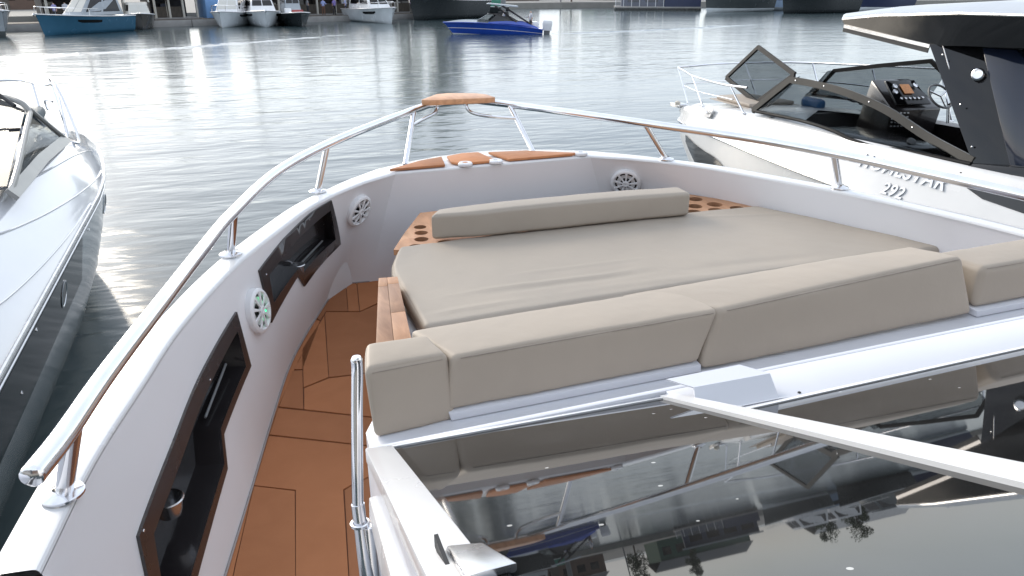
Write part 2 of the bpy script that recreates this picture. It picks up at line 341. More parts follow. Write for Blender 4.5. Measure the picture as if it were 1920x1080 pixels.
# coaming and outer hull
secs = []; hsec = []
path = [(s / 6, False) for s in range(48, -1, -1)] + [(None, f) for f in (.12, .25, .4, .5, .6, .75, .88)] + [(s / 6, True) for s in range(0, 49)]
for s, m in path:
    if s is None:
        p = wall(0, 0).lerp(wall(0, 0, 0, True), m); n = Vector((0, 1, 0)); q = Vector((p.x, 4.73 - .55 * ((p.x - CX) / 1.0) ** 2, 0))
        if q.y < 4.45: q.y = 4.45
        w = q.y - p.y
    else:
        p = wall(s, 0); n = -wnorm(s)
        bl = max(0, 1 - s / 1.6); w = .105 * (1 - bl) + .17 * bl; n = (n * (1 - bl) + Vector((-.5, .86, 0)) * bl).normalized()
        if m: p.x = 2 * CX - p.x; n = Vector((-n.x, n.y, 0))
    P = lambda d, z: Vector((p.x + n.x * d, p.y + n.y * d, ZC + z))
    secs.append([P(-.001, -.012), P(.0015, -.005), P(.006, -.0005), P(.012, .001), P(w * .5, .0018), P(w - .02, .001), P(w - .008, -.003), P(w, -.014)])
    hsec.append([P(w, -.014), P(w + .012, -.06), P(w + .004, -.12), P(w + .05, -.35), P(w + .04, -.75), P(w - .12, -1.5), P(w - .30, -2.1), P(w - .5, -2.5)])
part('coaming', G().loft(secs), gel, yacht, ang=24)
hull = part('hull', G().loft(hsec), gel, yacht, ang=60)
part('rub_rail', G().tube([q[1] + (q[1] - q[3]).cross(Vector((0, 0, 1))) * 0 for q in hsec], .014, 8), steel_dull, yacht)
# aft ends of the port bulwark: stepped locker at the side gate
g = G(); g.hexa([(-.62, 1.0, -1.75), (-.34, 1.0, -1.75), (-.36, 1.40, -1.75), (-.62, 1.40, -1.75)], [(-.66, 1.0, -1.17), (-.40, 1.0, -1.17), (-.47, 1.42, -1.14), (-.625, 1.41, -1.14)])
part('gate_locker', g, gel, yacht, bevel=.008)
g = G(); g.hexa([(-.72, .9, -1.17), (-.56, .9, -1.17), (-.56, 1.40, -1.14), (-.64, 1.45, -1.14)], [(-.72, .9, -1.10), (-.56, .9, -1.10), (-.565, 1.40, -1.08), (-.63, 1.45, -1.08)])
part('gate_step', g, gel, yacht, bevel=.006)
g = G(); g.hexa([(-.64, .9, -1.098), (-.575, .9, -1.098), (-.575, 1.38, -1.078), (-.62, 1.40, -1.078)], [(-.64, .9, -1.09), (-.575, .9, -1.09), (-.575, 1.38, -1.07), (-.62, 1.40, -1.07)])
part('step_grip_strip', g, rubber, yacht)
# sole: dark base with foam-teak panels
g = G(); fl = [tuple(crm(FL, s / 2)) for s in range(0, 17)]
g.prism([(x, y) for x, y in fl] + [(2 * CX - x, y) for x, y in reversed(fl)], ZF - .05, ZF - .006)
sole = part('deck_sole', g, joint_m, yacht)
panels = [
[(0.246,3.870),(0.078,3.397),(-0.038,2.930),(-0.148,2.433),(-0.244,2.030),(-0.29,1.80),(-0.250,1.80),(-0.211,2.055),(-0.138,2.459),(-0.064,2.789),(-0.014,2.999),(0.103,3.388),(0.265,3.834)],
[(0.446,4.33),(0.479,4.33),(0.430,3.916),(0.312,3.959),(0.267,3.848),(0.248,3.885)],
[(0.482,4.33),(0.544,4.325),(0.492,3.894),(0.432,3.915)],
[(0.547,4.325),(0.848,4.303),(0.782,4.005),(0.603,3.964),(0.495,3.893)],
[(0.311,3.944),(0.493,3.878),(0.600,3.949),(0.779,3.990),(0.594,3.152),(0.233,3.189),(0.301,3.910)],
[(0.274,3.838),(0.296,3.897),(0.231,3.190),(0.110,3.135),(0.143,3.536)],
[(0.139,3.525),(0.265,3.827),(0.105,3.387),(0.080,3.328),(0.122,3.313)],
[(0.111,3.124),(0.232,3.179),(0.592,3.141),(0.494,2.701),(0.093,2.941)],
[(0.076,3.312),(0.121,3.302),(0.091,2.942),(-0.009,3.002)],
[(-0.014,2.990),(0.493,2.692),(0.449,2.494),(-0.062,2.792)],
[(-0.064,2.781),(0.447,2.487),(0.433,2.424),(0.214,2.345),(0.177,2.325),(0.11,1.70),(-0.045,1.75),(0.009,2.383),(-0.136,2.465)],
[(-0.136,2.459),(0.006,2.377),(-0.045,1.75),(-0.25,1.78),(-0.209,2.054)],
[(0.180,2.317),(0.213,2.338),(0.432,2.417),(0.310,1.60),(0.112,1.70)]]
for poly in panels:
    cx_ = sum(p[0] for p in poly) / len(poly); cy_ = sum(p[1] for p in poly) / len(poly); q = []
    for x, y in poly:
        d = math.hypot(x - cx_, y - cy_) or 1; q.append((x - (x - cx_) / d * .0015, y - (y - cy_) / d * .0015))
    part('floor_panel', G().prism(q, ZF - .006, ZF), floor_m, sole, smooth=False)
part('sealant_bead', G().tube([wall(s / 4, 1, .004) + Vector((0, 0, .003)) for s in range(0, 29)], .004, 6), mat('grey_sealant', (.30, .27, .26), .7), yacht)
# bow deck
bow = [(.84, 4.335), (.80, 4.42), (.95, 4.55), (1.15, 4.66), (1.475, 4.72), (1.80, 4.66), (2.0, 4.55), (2.15, 4.42), (2.11, 4.335)]
def pad(poly, name='teak_pad'):
    g = G().prism(poly, ZC + .006, ZC + .022); return part(name, g, teak_o, yacht, bevel=.004)
pad([(.80, 4.345), (1.02, 4.50), (1.18, 4.56), (1.145, 4.345)])
pad([(1.215, 4.56), (1.33, 4.61), (1.44, 4.60), (1.475, 4.39), (1.445, 4.345), (1.24, 4.345), (1.20, 4.40)])
pad([(1.50, 4.58), (1.75, 4.54), (2.04, 4.37), (2.0, 4.345), (1.56, 4.345)])
for x, y in ((1.275, 4.352), (1.475, 4.352), (2.07, 4.37)):
    g = G().lathe((x, y, ZC + .004), (0, 0, 1), [(.046, 0), (.046, .012), (.04, .018), (.018, .019), (.015, .012), (0.001, .012)], 20)
    part('deck_filler_cap', g, white_pl, yacht)
# bow rail
railp = spline([(-.462, 1.40, -.88), (-.43, 1.53, -.88), (-.38, 1.79, -.88), (-.29, 2.18, -.88), (-.18, 2.65, -.88), (-.08, 3.04, -.88), (.13, 3.60, -.862), (.42, 4.06, -.846), (.76, 4.51, -.84), (1.10, 4.93, -.838), (1.22, 5.04, -.83)], 6)
rails = spline([(1.60, 5.10, -.83), (1.70, 5.02, -.838), (1.78, 4.92, -.84), (2.11, 4.39, -.842), (2.38, 3.99, -.852), (2.74, 3.53, -.873), (2.94, 3.06, -.88), (3.03, 2.66, -.88), (3.13, 2.14, -.88), (3.21, 1.5, -.88)], 6)
rail = part('bow_rail', G().tube(railp, .0235, 16).tube(rails, .0235, 16).tube([(1.22, 5.04, -.83), (1.42, 5.10, -.83), (1.60, 5.10, -.83)], .022, 12), steel, yacht)
g = G().lathe(railp[0], railp[0] - railp[1], [(.0236, 0), (.0225, .006), (.017, .010), (.001, .0115)], 16); part('end_cap', g, steel, rail)
for b, t in (((-.495, 1.64, ZC), (-.42, 1.565, -.885)), ((-.115, 3.17, ZC), (-.075, 3.05, -.885)), ((.345, 4.05, ZC), (.42, 4.06, -.85)), ((.93, 4.50, ZC), (1.10, 4.93, -.84)),
             ((1.80, 4.52, ZC), (1.775, 4.93, -.84)), ((2.53, 4.06, ZC), (2.34, 4.04, -.85)), ((3.075, 3.13, ZC), (2.935, 3.07, -.88))):
    b = Vector(b); t = Vector(t); part('stanchion', G().tube([b, t], .017 if b.y > 2 else .019, 14), steel, rail)
    if b.y < 4.3: part('flange', G().lathe(b + Vector((0, 0, .004)), (0, 0, 1), [(.046, 0), (.046, .006), (.043, .009), (.025, .013), (.0195, .018), (.019, .02)], 24), steel, rail)
part('seat_brace', G().tube(spline([(1.05, 4.80, -.915), (1.15, 4.87, -.89), (1.23, 4.92, -.87), (1.262, 4.945, -.84), (1.265, 4.95, -.80)], 5), .011, 10), steel, rail)
part('seat_brace', G().tube(spline([(1.78, 4.80, -.915), (1.66, 4.83, -.905), (1.53, 4.89, -.888), (1.475, 4.93, -.86), (1.462, 4.95, -.80)], 5), .011, 10), steel, rail)
g = G().prism([(1.155, 4.945), (1.20, 4.90), (1.60, 4.865), (1.655, 4.88), (1.64, 5.02), (1.58, 5.10), (1.40, 5.17), (1.31, 5.15)], -.812, -.776)
part('bow_seat_plank', g, teak, yacht, bevel=.005)
# speakers
def speaker(s, t, mir=False, lit=False):
    c = wall(s, t, .001, mir); n = wnorm(s)
    tv = (wall(s, t + .1, 0, mir) - wall(s, t - .1, 0, mir)).normalized()
    if mir: n.x = -n.x
    sv = n.cross(tv).normalized(); ax = sv.cross(tv).normalized()
    if ax.dot(n) < 0: ax = -ax
    r = .098
    root = part('speaker', G().lathe(c, ax, [(r, 0), (r, .026), (r - .006, .032), (r - .016, .034), (r - .022, .028), (r - .026, .018), (.001, .012)], 36), white_pl, yacht)
    part('speaker_cone', G().lathe(c, ax, [(r - .024, .0195), (.045, .014), (.018, .017), (.001, .022)], 28), black, root)
    g = G(); a0 = tv; b0 = ax.cross(tv)
    for i in range(9):
        a = 2 * math.pi * i / 9 + .2; d = a0 * math.cos(a) + b0 * math.sin(a); pz = ax.cross(d)
        p0 = c + d * .018 + ax * .031; p1 = c + d * (r - .018) + ax * .029
        g.hexa([p0 - pz * .004, p0 + pz * .004, p1 + pz * .009, p1 - pz * .009], [p0 - pz * .003 + ax * .005, p0 + pz * .003 + ax * .005, p1 + pz * .007 + ax * .005, p1 - pz * .007 + ax * .005])
    part('grille', g, white_pl, root, ang=20)
    part('grille_hub', G().lathe(c, ax, [(.021, .026), (.021, .036), (.014, .039), (.013, .035), (.001, .035)], 20), white_pl, root)
    for i in range(9):
        a = 2 * math.pi * (i + .5) / 9 + .2; d = a0 * math.cos(a) + b0 * math.sin(a)
        if lit and d.dot(Vector((0, 1, 0))) > .2:
            part('indicator_light', G().lathe(c + d * .055 + ax * .022, ax, [(.006, 0), (.005, .003), (.001, .004)], 8), led_g, root)
speaker(1.04, .25); speaker(3.84, .34, lit=True); speaker(.86, .25, True)
# storage niches in the port bulwark
def niche(o, i, cups, depth):
    def ring(poly, d, step=.08):
        r = []
        for k, p in enumerate(poly):
            q = poly[(k + 1) % len(poly)]; n = max(1, int(math.dist((p[0] * SS, p[1] * TT), (q[0] * SS, q[1] * TT)) / step))
            r += [wall(p[0] + (q[0] - p[0]) * j / n, p[1] + (q[1] - p[1]) * j / n, d) for j in range(n)]
        return r
    g = cdt(sc2(o), [sc2(i)], .07, lambda x, y: wall(x / SS, y / TT, .009))
    ro, ro0 = ring(o, .009), ring(o, .0); n = len(ro); g.add(ro + ro0, [(k, (k + 1) % n, n + (k + 1) % n, n + k) for k in range(n)])
    root = part('storage_niche', g, frame_floor_cast, yacht, ang=25)
    ri, rb = ring(i, .0085), ring(i, -depth); n = len(ri)
    g = G().add(ri + rb, [(k, (k + 1) % n, n + (k + 1) % n, n + k) for k in range(n)]); part('niche_lining', g, black, root, ang=25)
    part('niche_back', cdt(sc2(i), [], .07, lambda x, y: wall(x / SS, y / TT, -depth)), black, root)
    sh = [wall(s, t, d) for s, t, d in cups['shelf']]
    for s, t, d, rr in cups['rings']:
        c = wall(s, t, d)
        part('cup_holder', G().lathe(c, (0, 0, 1), [(rr, 0), (rr + .004, .004), (rr + .001, .008), (rr - .004, .005), (rr - .006, -.03), (rr - .012, -.052), (.001, -.053)], 28), steel_dull, root)
    for s, t in cups['screws']:
        part('screw', G().lathe(wall(s, t, .009), wnorm(s), [(.0045, 0), (.004, .002), (.001, .0025)], 10), steel, root)
    for a, b in cups.get('ribs', []):
        part('retainer_lip', G().tube([wall(*a), wall(*b)], .005, 6), grey_pl, root)
niche(niche_far_o, niche_far_i, dict(shelf=[], rings=[(2.5, .40, -.022, .036)], screws=[(2.3, .085), (3.5, .2)], ribs=[((1.7, .40, -.04), (2.45, .44, -.04))]), .055)
niche(niche_near_o, niche_near_i, dict(shelf=[], rings=[(6.12, .535, -.05, .044)], screws=[(4.95, .33), (6.9, .37)], ribs=[((4.4, .47, -.05), (5.0, .53, -.05))]), .088)
# lounge island
isl = [(.35, 2.44), (.37, 2.50), (.475, 3.0), (.56, 3.24), (.655, 3.46), (.90, 3.95), (2.10, 3.95), (2.52, 3.78), (2.80, 3.46), (2.98, 3.1), (3.14, 2.6), (3.14, 2.54)]
base = part('lounge_base', G().prism(isl, ZF - .004, -1.36), ledge_m, yacht, bevel=.006)
def hole(x, y, r, n=20): return [(x + r * math.cos(2 * math.pi * k / n), y + r * math.sin(2 * math.pi * k / n)) for k in range(n)]
def cupboard(poly, holes, label):
    g = cdt(poly, [hole(*h) for h in holes], .12, lambda x, y: Vector((x, y, -1.285)))
    n = len(poly); g.add([(x, y, -1.285) for x, y in poly] + [(x, y, -1.315) for x, y in poly], [(k, (k + 1) % n, n + (k + 1) % n, n + k) for k in range(n)])
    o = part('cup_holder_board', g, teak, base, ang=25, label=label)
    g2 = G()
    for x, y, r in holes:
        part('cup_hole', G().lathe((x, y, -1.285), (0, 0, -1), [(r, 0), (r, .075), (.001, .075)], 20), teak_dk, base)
cupboard([(0.681, 3.488), (0.640, 3.509), (0.743, 3.736), (0.913, 4.076), (1.548, 4.097), (1.548, 3.488)], [(0.851, 3.818, .034), (0.834, 3.720, .036), (0.810, 3.617, .038), (0.759, 3.514, .04), (0.913, 3.519, .044)], 'teak board with drink holes beside the port end of the bolster')
cupboard([(1.553, 3.488), (1.553, 4.097), (2.167, 4.087), (2.580, 3.911), (2.890, 3.509), (2.890, 3.468)], [(2.580, 3.772, .045), (2.626, 3.633, .048), (2.709, 3.519, .046), (2.492, 3.643, .046), (2.565, 3.529, .046), (2.420, 3.540, .05), (2.446, 3.756, .045)], 'teak board with drink holes at the starboard end of the bolster')
# side plank of staves
pk = [((.345, 2.36), (.475, 3.005), (.51, 3.0), (.41, 2.36)), ((.41, 2.36), (.51, 3.0), (.555, 2.995), (.475, 2.36))]
def lerp2(a, b, t): return (a[0] + (b[0] - a[0]) * t, a[1] + (b[1] - a[1]) * t)
for k, (a, b, c, d) in enumerate(pk):
    cuts = [0, .85, 1] if k == 0 else [0, .42, .88, 1]
    for i in range(len(cuts) - 1):
        t0, t1 = cuts[i] + .001, cuts[i + 1] - .001
        q = [lerp2(a, b, t0), lerp2(a, b, t1), lerp2(d, c, t1), lerp2(d, c, t0)]
        e = .0006 * (1 if k else -1)
        part('wood_stave', G().prism([(x + e, y) for x, y in q], -1.40, -1.222), teak if (k + i) % 2 else teak_dk, base, bevel=.0015)
# aft ledge, cabin front
GS = .435; GX = .026
gz = lambda y: -1.5 + (2.14 - y) * GS
YR = 1.93; gz2 = lambda y: -1.5 + (YR - y) * GS
cab = part('cabin_front', G().prism([(.255, 2.168), (5.8, 2.168), (5.8, 2.145), (.255, 2.145)], -1.78, -1.5)
           .hexa([(.255, 2.145, -1.9), (1.42, 2.145, -1.9), (1.34, .3, -1.9), (.19, .3, -1.9)], [(.255, 2.145, -1.545), (1.42, 2.145, -1.575), (1.34, .3, gz(.3) - .075), (.19, .3, gz(.3) - .045)])
           .prism([(1.42, 2.146), (5.8, 2.146), (5.8, YR), (1.42, YR)], -1.78, -1.501)
           .hexa([(1.34, YR, -1.9), (5.8, YR, -1.9), (5.8, .3, -1.9), (1.34, .3, -1.9)], [(1.34, YR, -1.58), (5.8, YR, -1.58), (5.8, .3, gz2(.3) - .08), (1.34, .3, gz2(.3) - .08)]), ledge_m, yacht, bevel=.003)
def slope(poly, d0, d1, gz=gz):
    gx = GX if gz is not gz2 else 0
    return G().prism(poly, lambda x, y: gz(y) + d0 - gx * (x - .34), lambda x, y: gz(y) + d1 - gx * (x - .34))
part('screen_frame', slope([(.25, 2.15), (.34, 2.13), (.318, 1.12), (.30, .4), (.185, .4), (.205, 1.05)], -.045, .012), gel, cab, bevel=.003)
part('screen_frame', slope([(.34, 2.149), (1.44, 2.149), (1.44, 2.115), (.341, 2.115)], -.03, .010), gel, cab, bevel=.003)
part('screen_frame', slope([(1.40, YR + .002), (5.7, YR + .002), (5.7, YR - .03), (1.40, YR - .03)], -.03, .008, gz2), gel, cab, bevel=.002)
pane1 = part('windscreen_pane', slope([(.342, 2.114), (1.42, 2.114), (1.36, .3), (.302, .3)], -.02, .002), glass_d, cab, smooth=False)
part('windscreen_pane', slope([(1.40, YR - .031), (3.60, YR - .031), (3.66, .3), (1.40, .3)], -.02, .002, gz2), glass_d, cab, smooth=False)
part('windscreen_pane', slope([(3.66, YR - .031), (4.6, YR - .031), (4.66, .3), (3.74, .3)], -.02, .002, gz2), glass_d, cab, smooth=False)
part('mullion', slope([(3.60, YR), (3.66, YR), (3.74, .3), (3.66, .3)], -.02, .02, gz2), gel, cab, smooth=False)
part('pane_border', slope([(.343, 2.113), (.366, 2.113), (.345, 1.12), (.326, .3), (.303, .3), (.321, 1.12)], .0025, .004), frit, pane1, smooth=False)
part('mullion', slope([(1.39, 2.14), (1.45, 2.14), (1.46, .3), (1.32, .3)], -.12, .016), gel, cab, smooth=False)
# wiper cover
g = G(); T4 = [Vector(p) for p in ((1.41, 2.135, -1.44), (1.747, 2.135, -1.44), (1.815, 2.035, -1.44), (1.476, 2.045, -1.44))]
F4 = [Vector((1.476, 2.045, -1.44)), Vector((1.815, 2.035, -1.44)), Vector((1.80, 1.95, -1.498)), Vector((1.44, 1.96, -1.498))]; dn_ = Vector((0, .004, -.006))
g.add(T4, [(0, 1, 2, 3)]); g.add(F4, [(0, 1, 2, 3)]); g.add([p + dn_ for p in T4], [(3, 2, 1, 0)]); g.add([p + dn_ for p in F4], [(3, 2, 1, 0)])
g.add([T4[0], T4[3], T4[3] + dn_, T4[0] + dn_], [(0, 1, 2, 3)]); g.add([F4[0], F4[3], F4[3] + dn_, F4[0] + dn_], [(0, 1, 2, 3)]); g.add([T4[1], T4[2], F4[2], Vector((1.77, 2.135, -1.50))], [(0, 1, 2, 3)])
g.add([F4[3], F4[2], F4[2] + Vector((.07, -.012, .003)), F4[3] + Vector((0, -.012, .003))], [(0, 1, 2, 3)])
part('wiper_cover', g, ledge_m, cab, ang=25)
part('screw', G().lathe((1.90, 1.955, -1.4995), (0, 0, 1), [(.007, 0), (.006, .003), (.001, .004)], 10), rubber, cab)
fly = part('flybridge', G().hexa([(-.35, -.9, -1.9), (3.3, -.9, -1.9), (3.3, -3.2, -1.9), (-.35, -3.2, -1.9)], [(-.1, -1.15, .35), (3.05, -1.15, .35), (3.05, -3.2, .35), (-.1, -3.2, .35)]), gel, yacht, bevel=.03)  # unseen superstructure behind the eye, added to shut out sky light from aft
part('sky_block_screen', G().hexa([(-.08, -1.18, .36), (3.03, -1.18, .36), (3.03, -1.22, .36), (-.08, -1.22, .36)], [(.05, -1.6, 1.15), (2.9, -1.6, 1.15), (2.9, -1.64, 1.15), (.05, -1.64, 1.15)]), glass_d, fly)
part('sky_block_hardtop', G().hexa([(-.2, -.55, 1.2), (3.15, -.55, 1.2), (3.1, -4.6, 1.2), (-.15, -4.6, 1.2)], [(-.1, -.75, 1.36), (3.05, -.75, 1.36), (3.0, -4.5, 1.36), (-.05, -4.5, 1.36)]), gel, fly, bevel=.04)  # added roof, drawn forward overhead to darken the aft-facing cushion sides
# cabin side and its step mouldings, polished hinge, grab post
part('side_moulding', G().hexa([(.13, .4, -1.30), (.20, .4, -1.30), (.26, 2.0, -1.66), (.225, 2.0, -1.66)], [(.14, .4, -1.0), (.20, .4, -1.0), (.26, 2.0, -1.575), (.230, 2.0, -1.575)]), gel, cab, bevel=.006)
hg = part('screen_hinge', G().hexa([(.255, .93, gz(.93) + .012), (.35, .93, gz(.93) + .012), (.335, 1.08, gz(1.08) + .012), (.262, 1.11, gz(1.11) + .012)], [(.255, .93, gz(.93) + .035), (.35, .93, gz(.93) + .035), (.33, 1.07, gz(1.07) + .028), (.266, 1.10, gz(1.10) + .028)]), steel_dull, cab, bevel=.006)
part('hinge_gap', G().box((.246, 1.02, gz(1.07)), (.254, 1.12, gz(1.07) + .03)), rubber, cab)
post = part('grab_post', G().tube(spline([(.131, 1.13, -.597), (.130, 1.128, -.625), (.122, 1.115, -.69), (.110, 1.09, -.795), (.104, 1.08, -.86)], 5), [.0075] + [.0102] * 20, 16), steel, yacht)
part('lower_sleeve', G().tube([(.104, 1.08, -.86), (.1035, 1.065, -.925), (.104, 1.05, -1.0), (.106, 1.03, -1.765)], [.0118, .0118, .013, .013], 16), steel, post)
part('sleeve_fin', G().hexa([(.112, 1.05, -1.765), (.13, 1.05, -1.765), (.13, 1.02, -1.765), (.112, 1.02, -1.765)], [(.108, 1.075, -.90), (.123, 1.075, -.90), (.125, 1.05, -.895), (.110, 1.05, -.895)]), steel, post, bevel=.003)
part('clamp_ring', G().lathe((.1035, 1.07, -.895), (0, .1, 1), [(.0138, -.0035), (.017, -.0025), (.017, .0025), (.0138, .0035), (.012, .0)], 20), steel, post)

# ------------------------------------------------------------------ cushions on the lounge
def cush(name, label, dims, fn, r, puff, mt, base, group='tan lounge cushions', seams=(), seed=0, nu=(26, 12, 4), extra=None, amp=.003):
    o = solo(name, cushion(dims, fn, r, puff, amp, nu, seed, extra), mt, label, 'cushion', base, BM, group, ang=80)
    for sm in seams:
        part('seam', G().tube([fn(*p) for p in sm], .0016, 6), stitch, o)
    return o
def line(a, b, n=14): return [tuple(a[k] + (b[k] - a[k]) * i / n for k in range(3)) for i in range(n + 1)]
xl = lambda v: .565 + .0 * v + (.0 if v < .6201 else .11 * ((v - .62) / .38) ** 1.6) - .02 * (v < .0)
def main_fn(u, v, w):
    y = 2.555 + v * (.955 - .02 * u + .0); xr = 3.245 - (max(v, 0) ** 1.15) * .44; x0 = xl(v) - .03 * (1 - v) * 0
    return Vector((x0 + (xr - x0) * u, y + .02 * math.sin(u * 3.1), -1.355 + .088 * w))
def wr(u, v):
    def ridge(cu, cv, ang, ln, wd_, h):
        du, dv = (u - cu) * 2.6, (v - cv) * .93; a = du * math.cos(ang) + dv * math.sin(ang); b = -du * math.sin(ang) + dv * math.cos(ang) + .03 * math.sin(a * 4)
        return h * math.exp(-(b / wd_) ** 2) * math.exp(-(a / ln) ** 4)
    return ridge(.24, .24, .04, .42, .013, .006) + ridge(.33, .36, .05, .3, .012, .004) + ridge(.1, .10, .1, .2, .016, .005) - ridge(.28, .19, .05, .4, .018, .004) + ridge(.83, .83, -.05, .45, .02, .004) + ridge(.42, .07, .02, .5, .02, .003) - ridge(.62, .12, .03, .4, .03, .004)
cush('sun_pad', 'broad flat greige sun pad covering the bow lounge in front of the long bolster', (2.6, .93, .09), main_fn, .028, .012, fabric_top, (1.8, 3.0, -1.355), nu=(110, 60, 4), extra=wr, seams=[line((.012, .0, .72), (.988, .0, .72), 40)])
def bol_fn(u, v, w):
    x = .845 + 1.465 * u; y = 3.48 - .06 * u + .14 * v; bend = max(0, (.16 - u) / .16)
    y += bend * .05 * (1 - v); x += .03 * bend * v * 2
    return Vector((x, y + .02 * (w - 1) * 0, -1.258 + .132 * w + .010 * w * math.sin(u * 3) - .006 * bend))
cush('bolster', 'long upright greige bolster lying across the front of the sun pad', (1.44, .14, .15), bol_fn, .022, .006, fabric_top, (1.57, 3.58, -1.262), nu=(40, 8, 8), seed=2)
c1 = trilin([(.565, 2.235, -1.465), (1.625, 2.235, -1.465), (1.625, 2.545, -1.40), (.50, 2.545, -1.40), (.60, 2.255, -1.255), (1.715, 2.265, -1.252), (1.70, 2.56, -1.262), (.505, 2.535, -1.262)])
cush('backrest_cushion', 'low tan backrest cushion on a white base beside the small corner cushion', (1.1, .3, .21), c1, .022, .010, fabric, (1.07, 2.36, -1.47), nu=(50, 16, 12), seams=[line((.025, .002, .955), (.98, .002, .955), 30)], seed=3)
c2 = trilin([(1.635, 2.225, -1.498), (3.135, 2.235, -1.487), (3.12, 2.50, -1.44), (1.64, 2.50, -1.44), (1.725, 2.265, -1.252), (3.06, 2.30, -1.205), (3.02, 2.56, -1.235), (1.40, 2.575, -1.268)])
cush('backrest_cushion', 'tall tan backrest cushion standing beside the wiper cover, nearest the windscreen mullion', (1.25, .3, .26), c2, .024, .012, fabric, (2.2, 2.36, -1.5), nu=(50, 16, 14), seams=[line((.025, .002, .96), (.98, .002, .96), 30)], seed=5, amp=.004)
c3 = trilin([(3.145, 2.245, -1.462), (4.6, 2.245, -1.462), (4.6, 2.50, -1.42), (3.14, 2.50, -1.42), (3.17, 2.27, -1.268), (4.6, 2.27, -1.268), (4.6, 2.50, -1.262), (3.12, 2.50, -1.262)])
cush('backrest_cushion', 'tan backrest cushion at the starboard coaming, cut off by the picture edge', (1.25, .3, .2), c3, .03, .012, fabric, (3.7, 2.38, -1.465), nu=(40, 12, 10), seams=[line((.02, .004, .965), (.985, .004, .965), 24)], seed=6)
cc = trilin([(.292, 2.205, -1.505), (.60, 2.235, -1.505), (.575, 2.40, -1.47), (.325, 2.40, -1.47), (.283, 2.265, -1.255), (.583, 2.265, -1.248), (.545, 2.425, -1.235), (.318, 2.43, -1.235)])
cush('corner_cushion', 'small blocky tan corner cushion beside the steel grab post', (.31, .2, .26), cc, .024, .010, fabric, (.44, 2.3, -1.505), nu=(16, 10, 14), seams=[line((.09, .0, .945), (.92, .0, .945), 12)], seed=8)
part('seat_ledge', G().prism([(.262, 2.0), (.27, 2.26), (.34, 2.40), (5.0, 2.40), (5.0, 2.0)], -1.9, -1.5), ledge_m, base, bevel=.003)
# white seat bases under the backrests
for a, b, c in ((.575, 1.63, 0), (3.15, 4.6, 0)):
    part('seat_base', G().hexa([(a, 2.222, -1.497), (b, 2.222, -1.497), (b, 2.5, -1.497), (a - .02, 2.5, -1.497)], [(a - .006, 2.226, -1.466), (b, 2.226, -1.466), (b, 2.5, -1.44), (a - .03, 2.5, -1.44)]), ledge_m, base, bevel=.003)

# the aft seat and cabin front stand close to the eye: bring the group to its place
KA = .48
def bring(o, KA=KA):
    org = ORG[o]
    if o.parent is None:
        for ob in [o] + list(o.children): ob.data.transform(Matrix.Scale(KA, 4))
        o.matrix_world = BM @ Matrix.Translation(org * KA)
    else:
        o.data.transform(Matrix.Translation(-org) @ Matrix.Scale(KA, 4) @ Matrix.Translation(org))
        for c in o.children: bring(c, KA)
bring(cab)
for o in list(scene.objects):
    if o.name.split('.')[0] in ('backrest_cushion', 'corner_cushion', 'seat_base', 'seat_ledge'): bring(o, .555)
part('cabin_trunk', G().prism([(.126, 1.065), (2.79, 1.065), (2.79, .15), (.095, .15)], -1.775, -.90), ledge_m, yacht, bevel=.004)
part('seat_back_box', G().prism([(.17, 1.12), (2.75, 1.12), (2.75, 1.32), (.19, 1.32)], -1.775, -.90), ledge_m, yacht)
#MORE
# ------------------------------------------------------------------ text on hulls
def text_geo(body, size, shear=0, ext=.007):
    cu = bpy.data.curves.new('txt', 'FONT'); cu.body = body; cu.size = size; cu.shear = shear; cu.extrude = ext; cu.space_character = 1.12; cu.offset = .003
    o = bpy.data.objects.new('txt', cu); COL.objects.link(o); dg = bpy.context.evaluated_depsgraph_get(); me = bpy.data.meshes.new_from_object(o.evaluated_get(dg))
    g = G().add([v.co.copy() for v in me.vertices], [tuple(p.vertices) for p in me.polygons]); bpy.data.objects.remove(o); bpy.data.curves.remove(cu); bpy.data.meshes.remove(me); return g
# ------------------------------------------------------------------ neighbour with the black hardtop
DX = 7.7
gel2 = mat('gelcoat_cool_white', (.62, .62, .62), .25, coat=.3, var=(2.5, .03))
dom = thing('hardtop_cruiser', 'white cruiser with black hardtop, smoked windscreen and raised silver lettering, moored across the gap', 'motorboat', (DX, 7, 0))
ST = [(12.02, .015, 1.24, .01, 1.42), (11.75, .20, 1.25, .14, 1.49), (11.2, .46, 1.29, .34, 1.57), (10.4, .72, 1.34, .56, 1.68), (9.5, .94, 1.38, .75, 1.77), (8.5, 1.10, 1.38, .90, 1.84), (7.3, 1.19, 1.35, .99, 1.86), (6.0, 1.23, 1.32, 1.04, 1.87), (4.5, 1.25, 1.30, 1.06, 1.87), (2.5, 1.24, 1.28, 1.05, 1.83)]
def dst(y):
    for a, b in zip(ST, ST[1:]):
        if b[0] <= y <= a[0]:
            t = (a[0] - y) / (a[0] - b[0]); return [p + (q - p) * t for p, q in zip(a, b)]
    return ST[0] if y > ST[0][0] else ST[-1]
ys = [12.02, 11.9, 11.75, 11.5, 11.2, 10.8, 10.4, 10, 9.5, 9, 8.5, 7.9, 7.3, 6.6, 6, 5, 4.5, 3.5, 2.5]
hs_ = []; dk = []
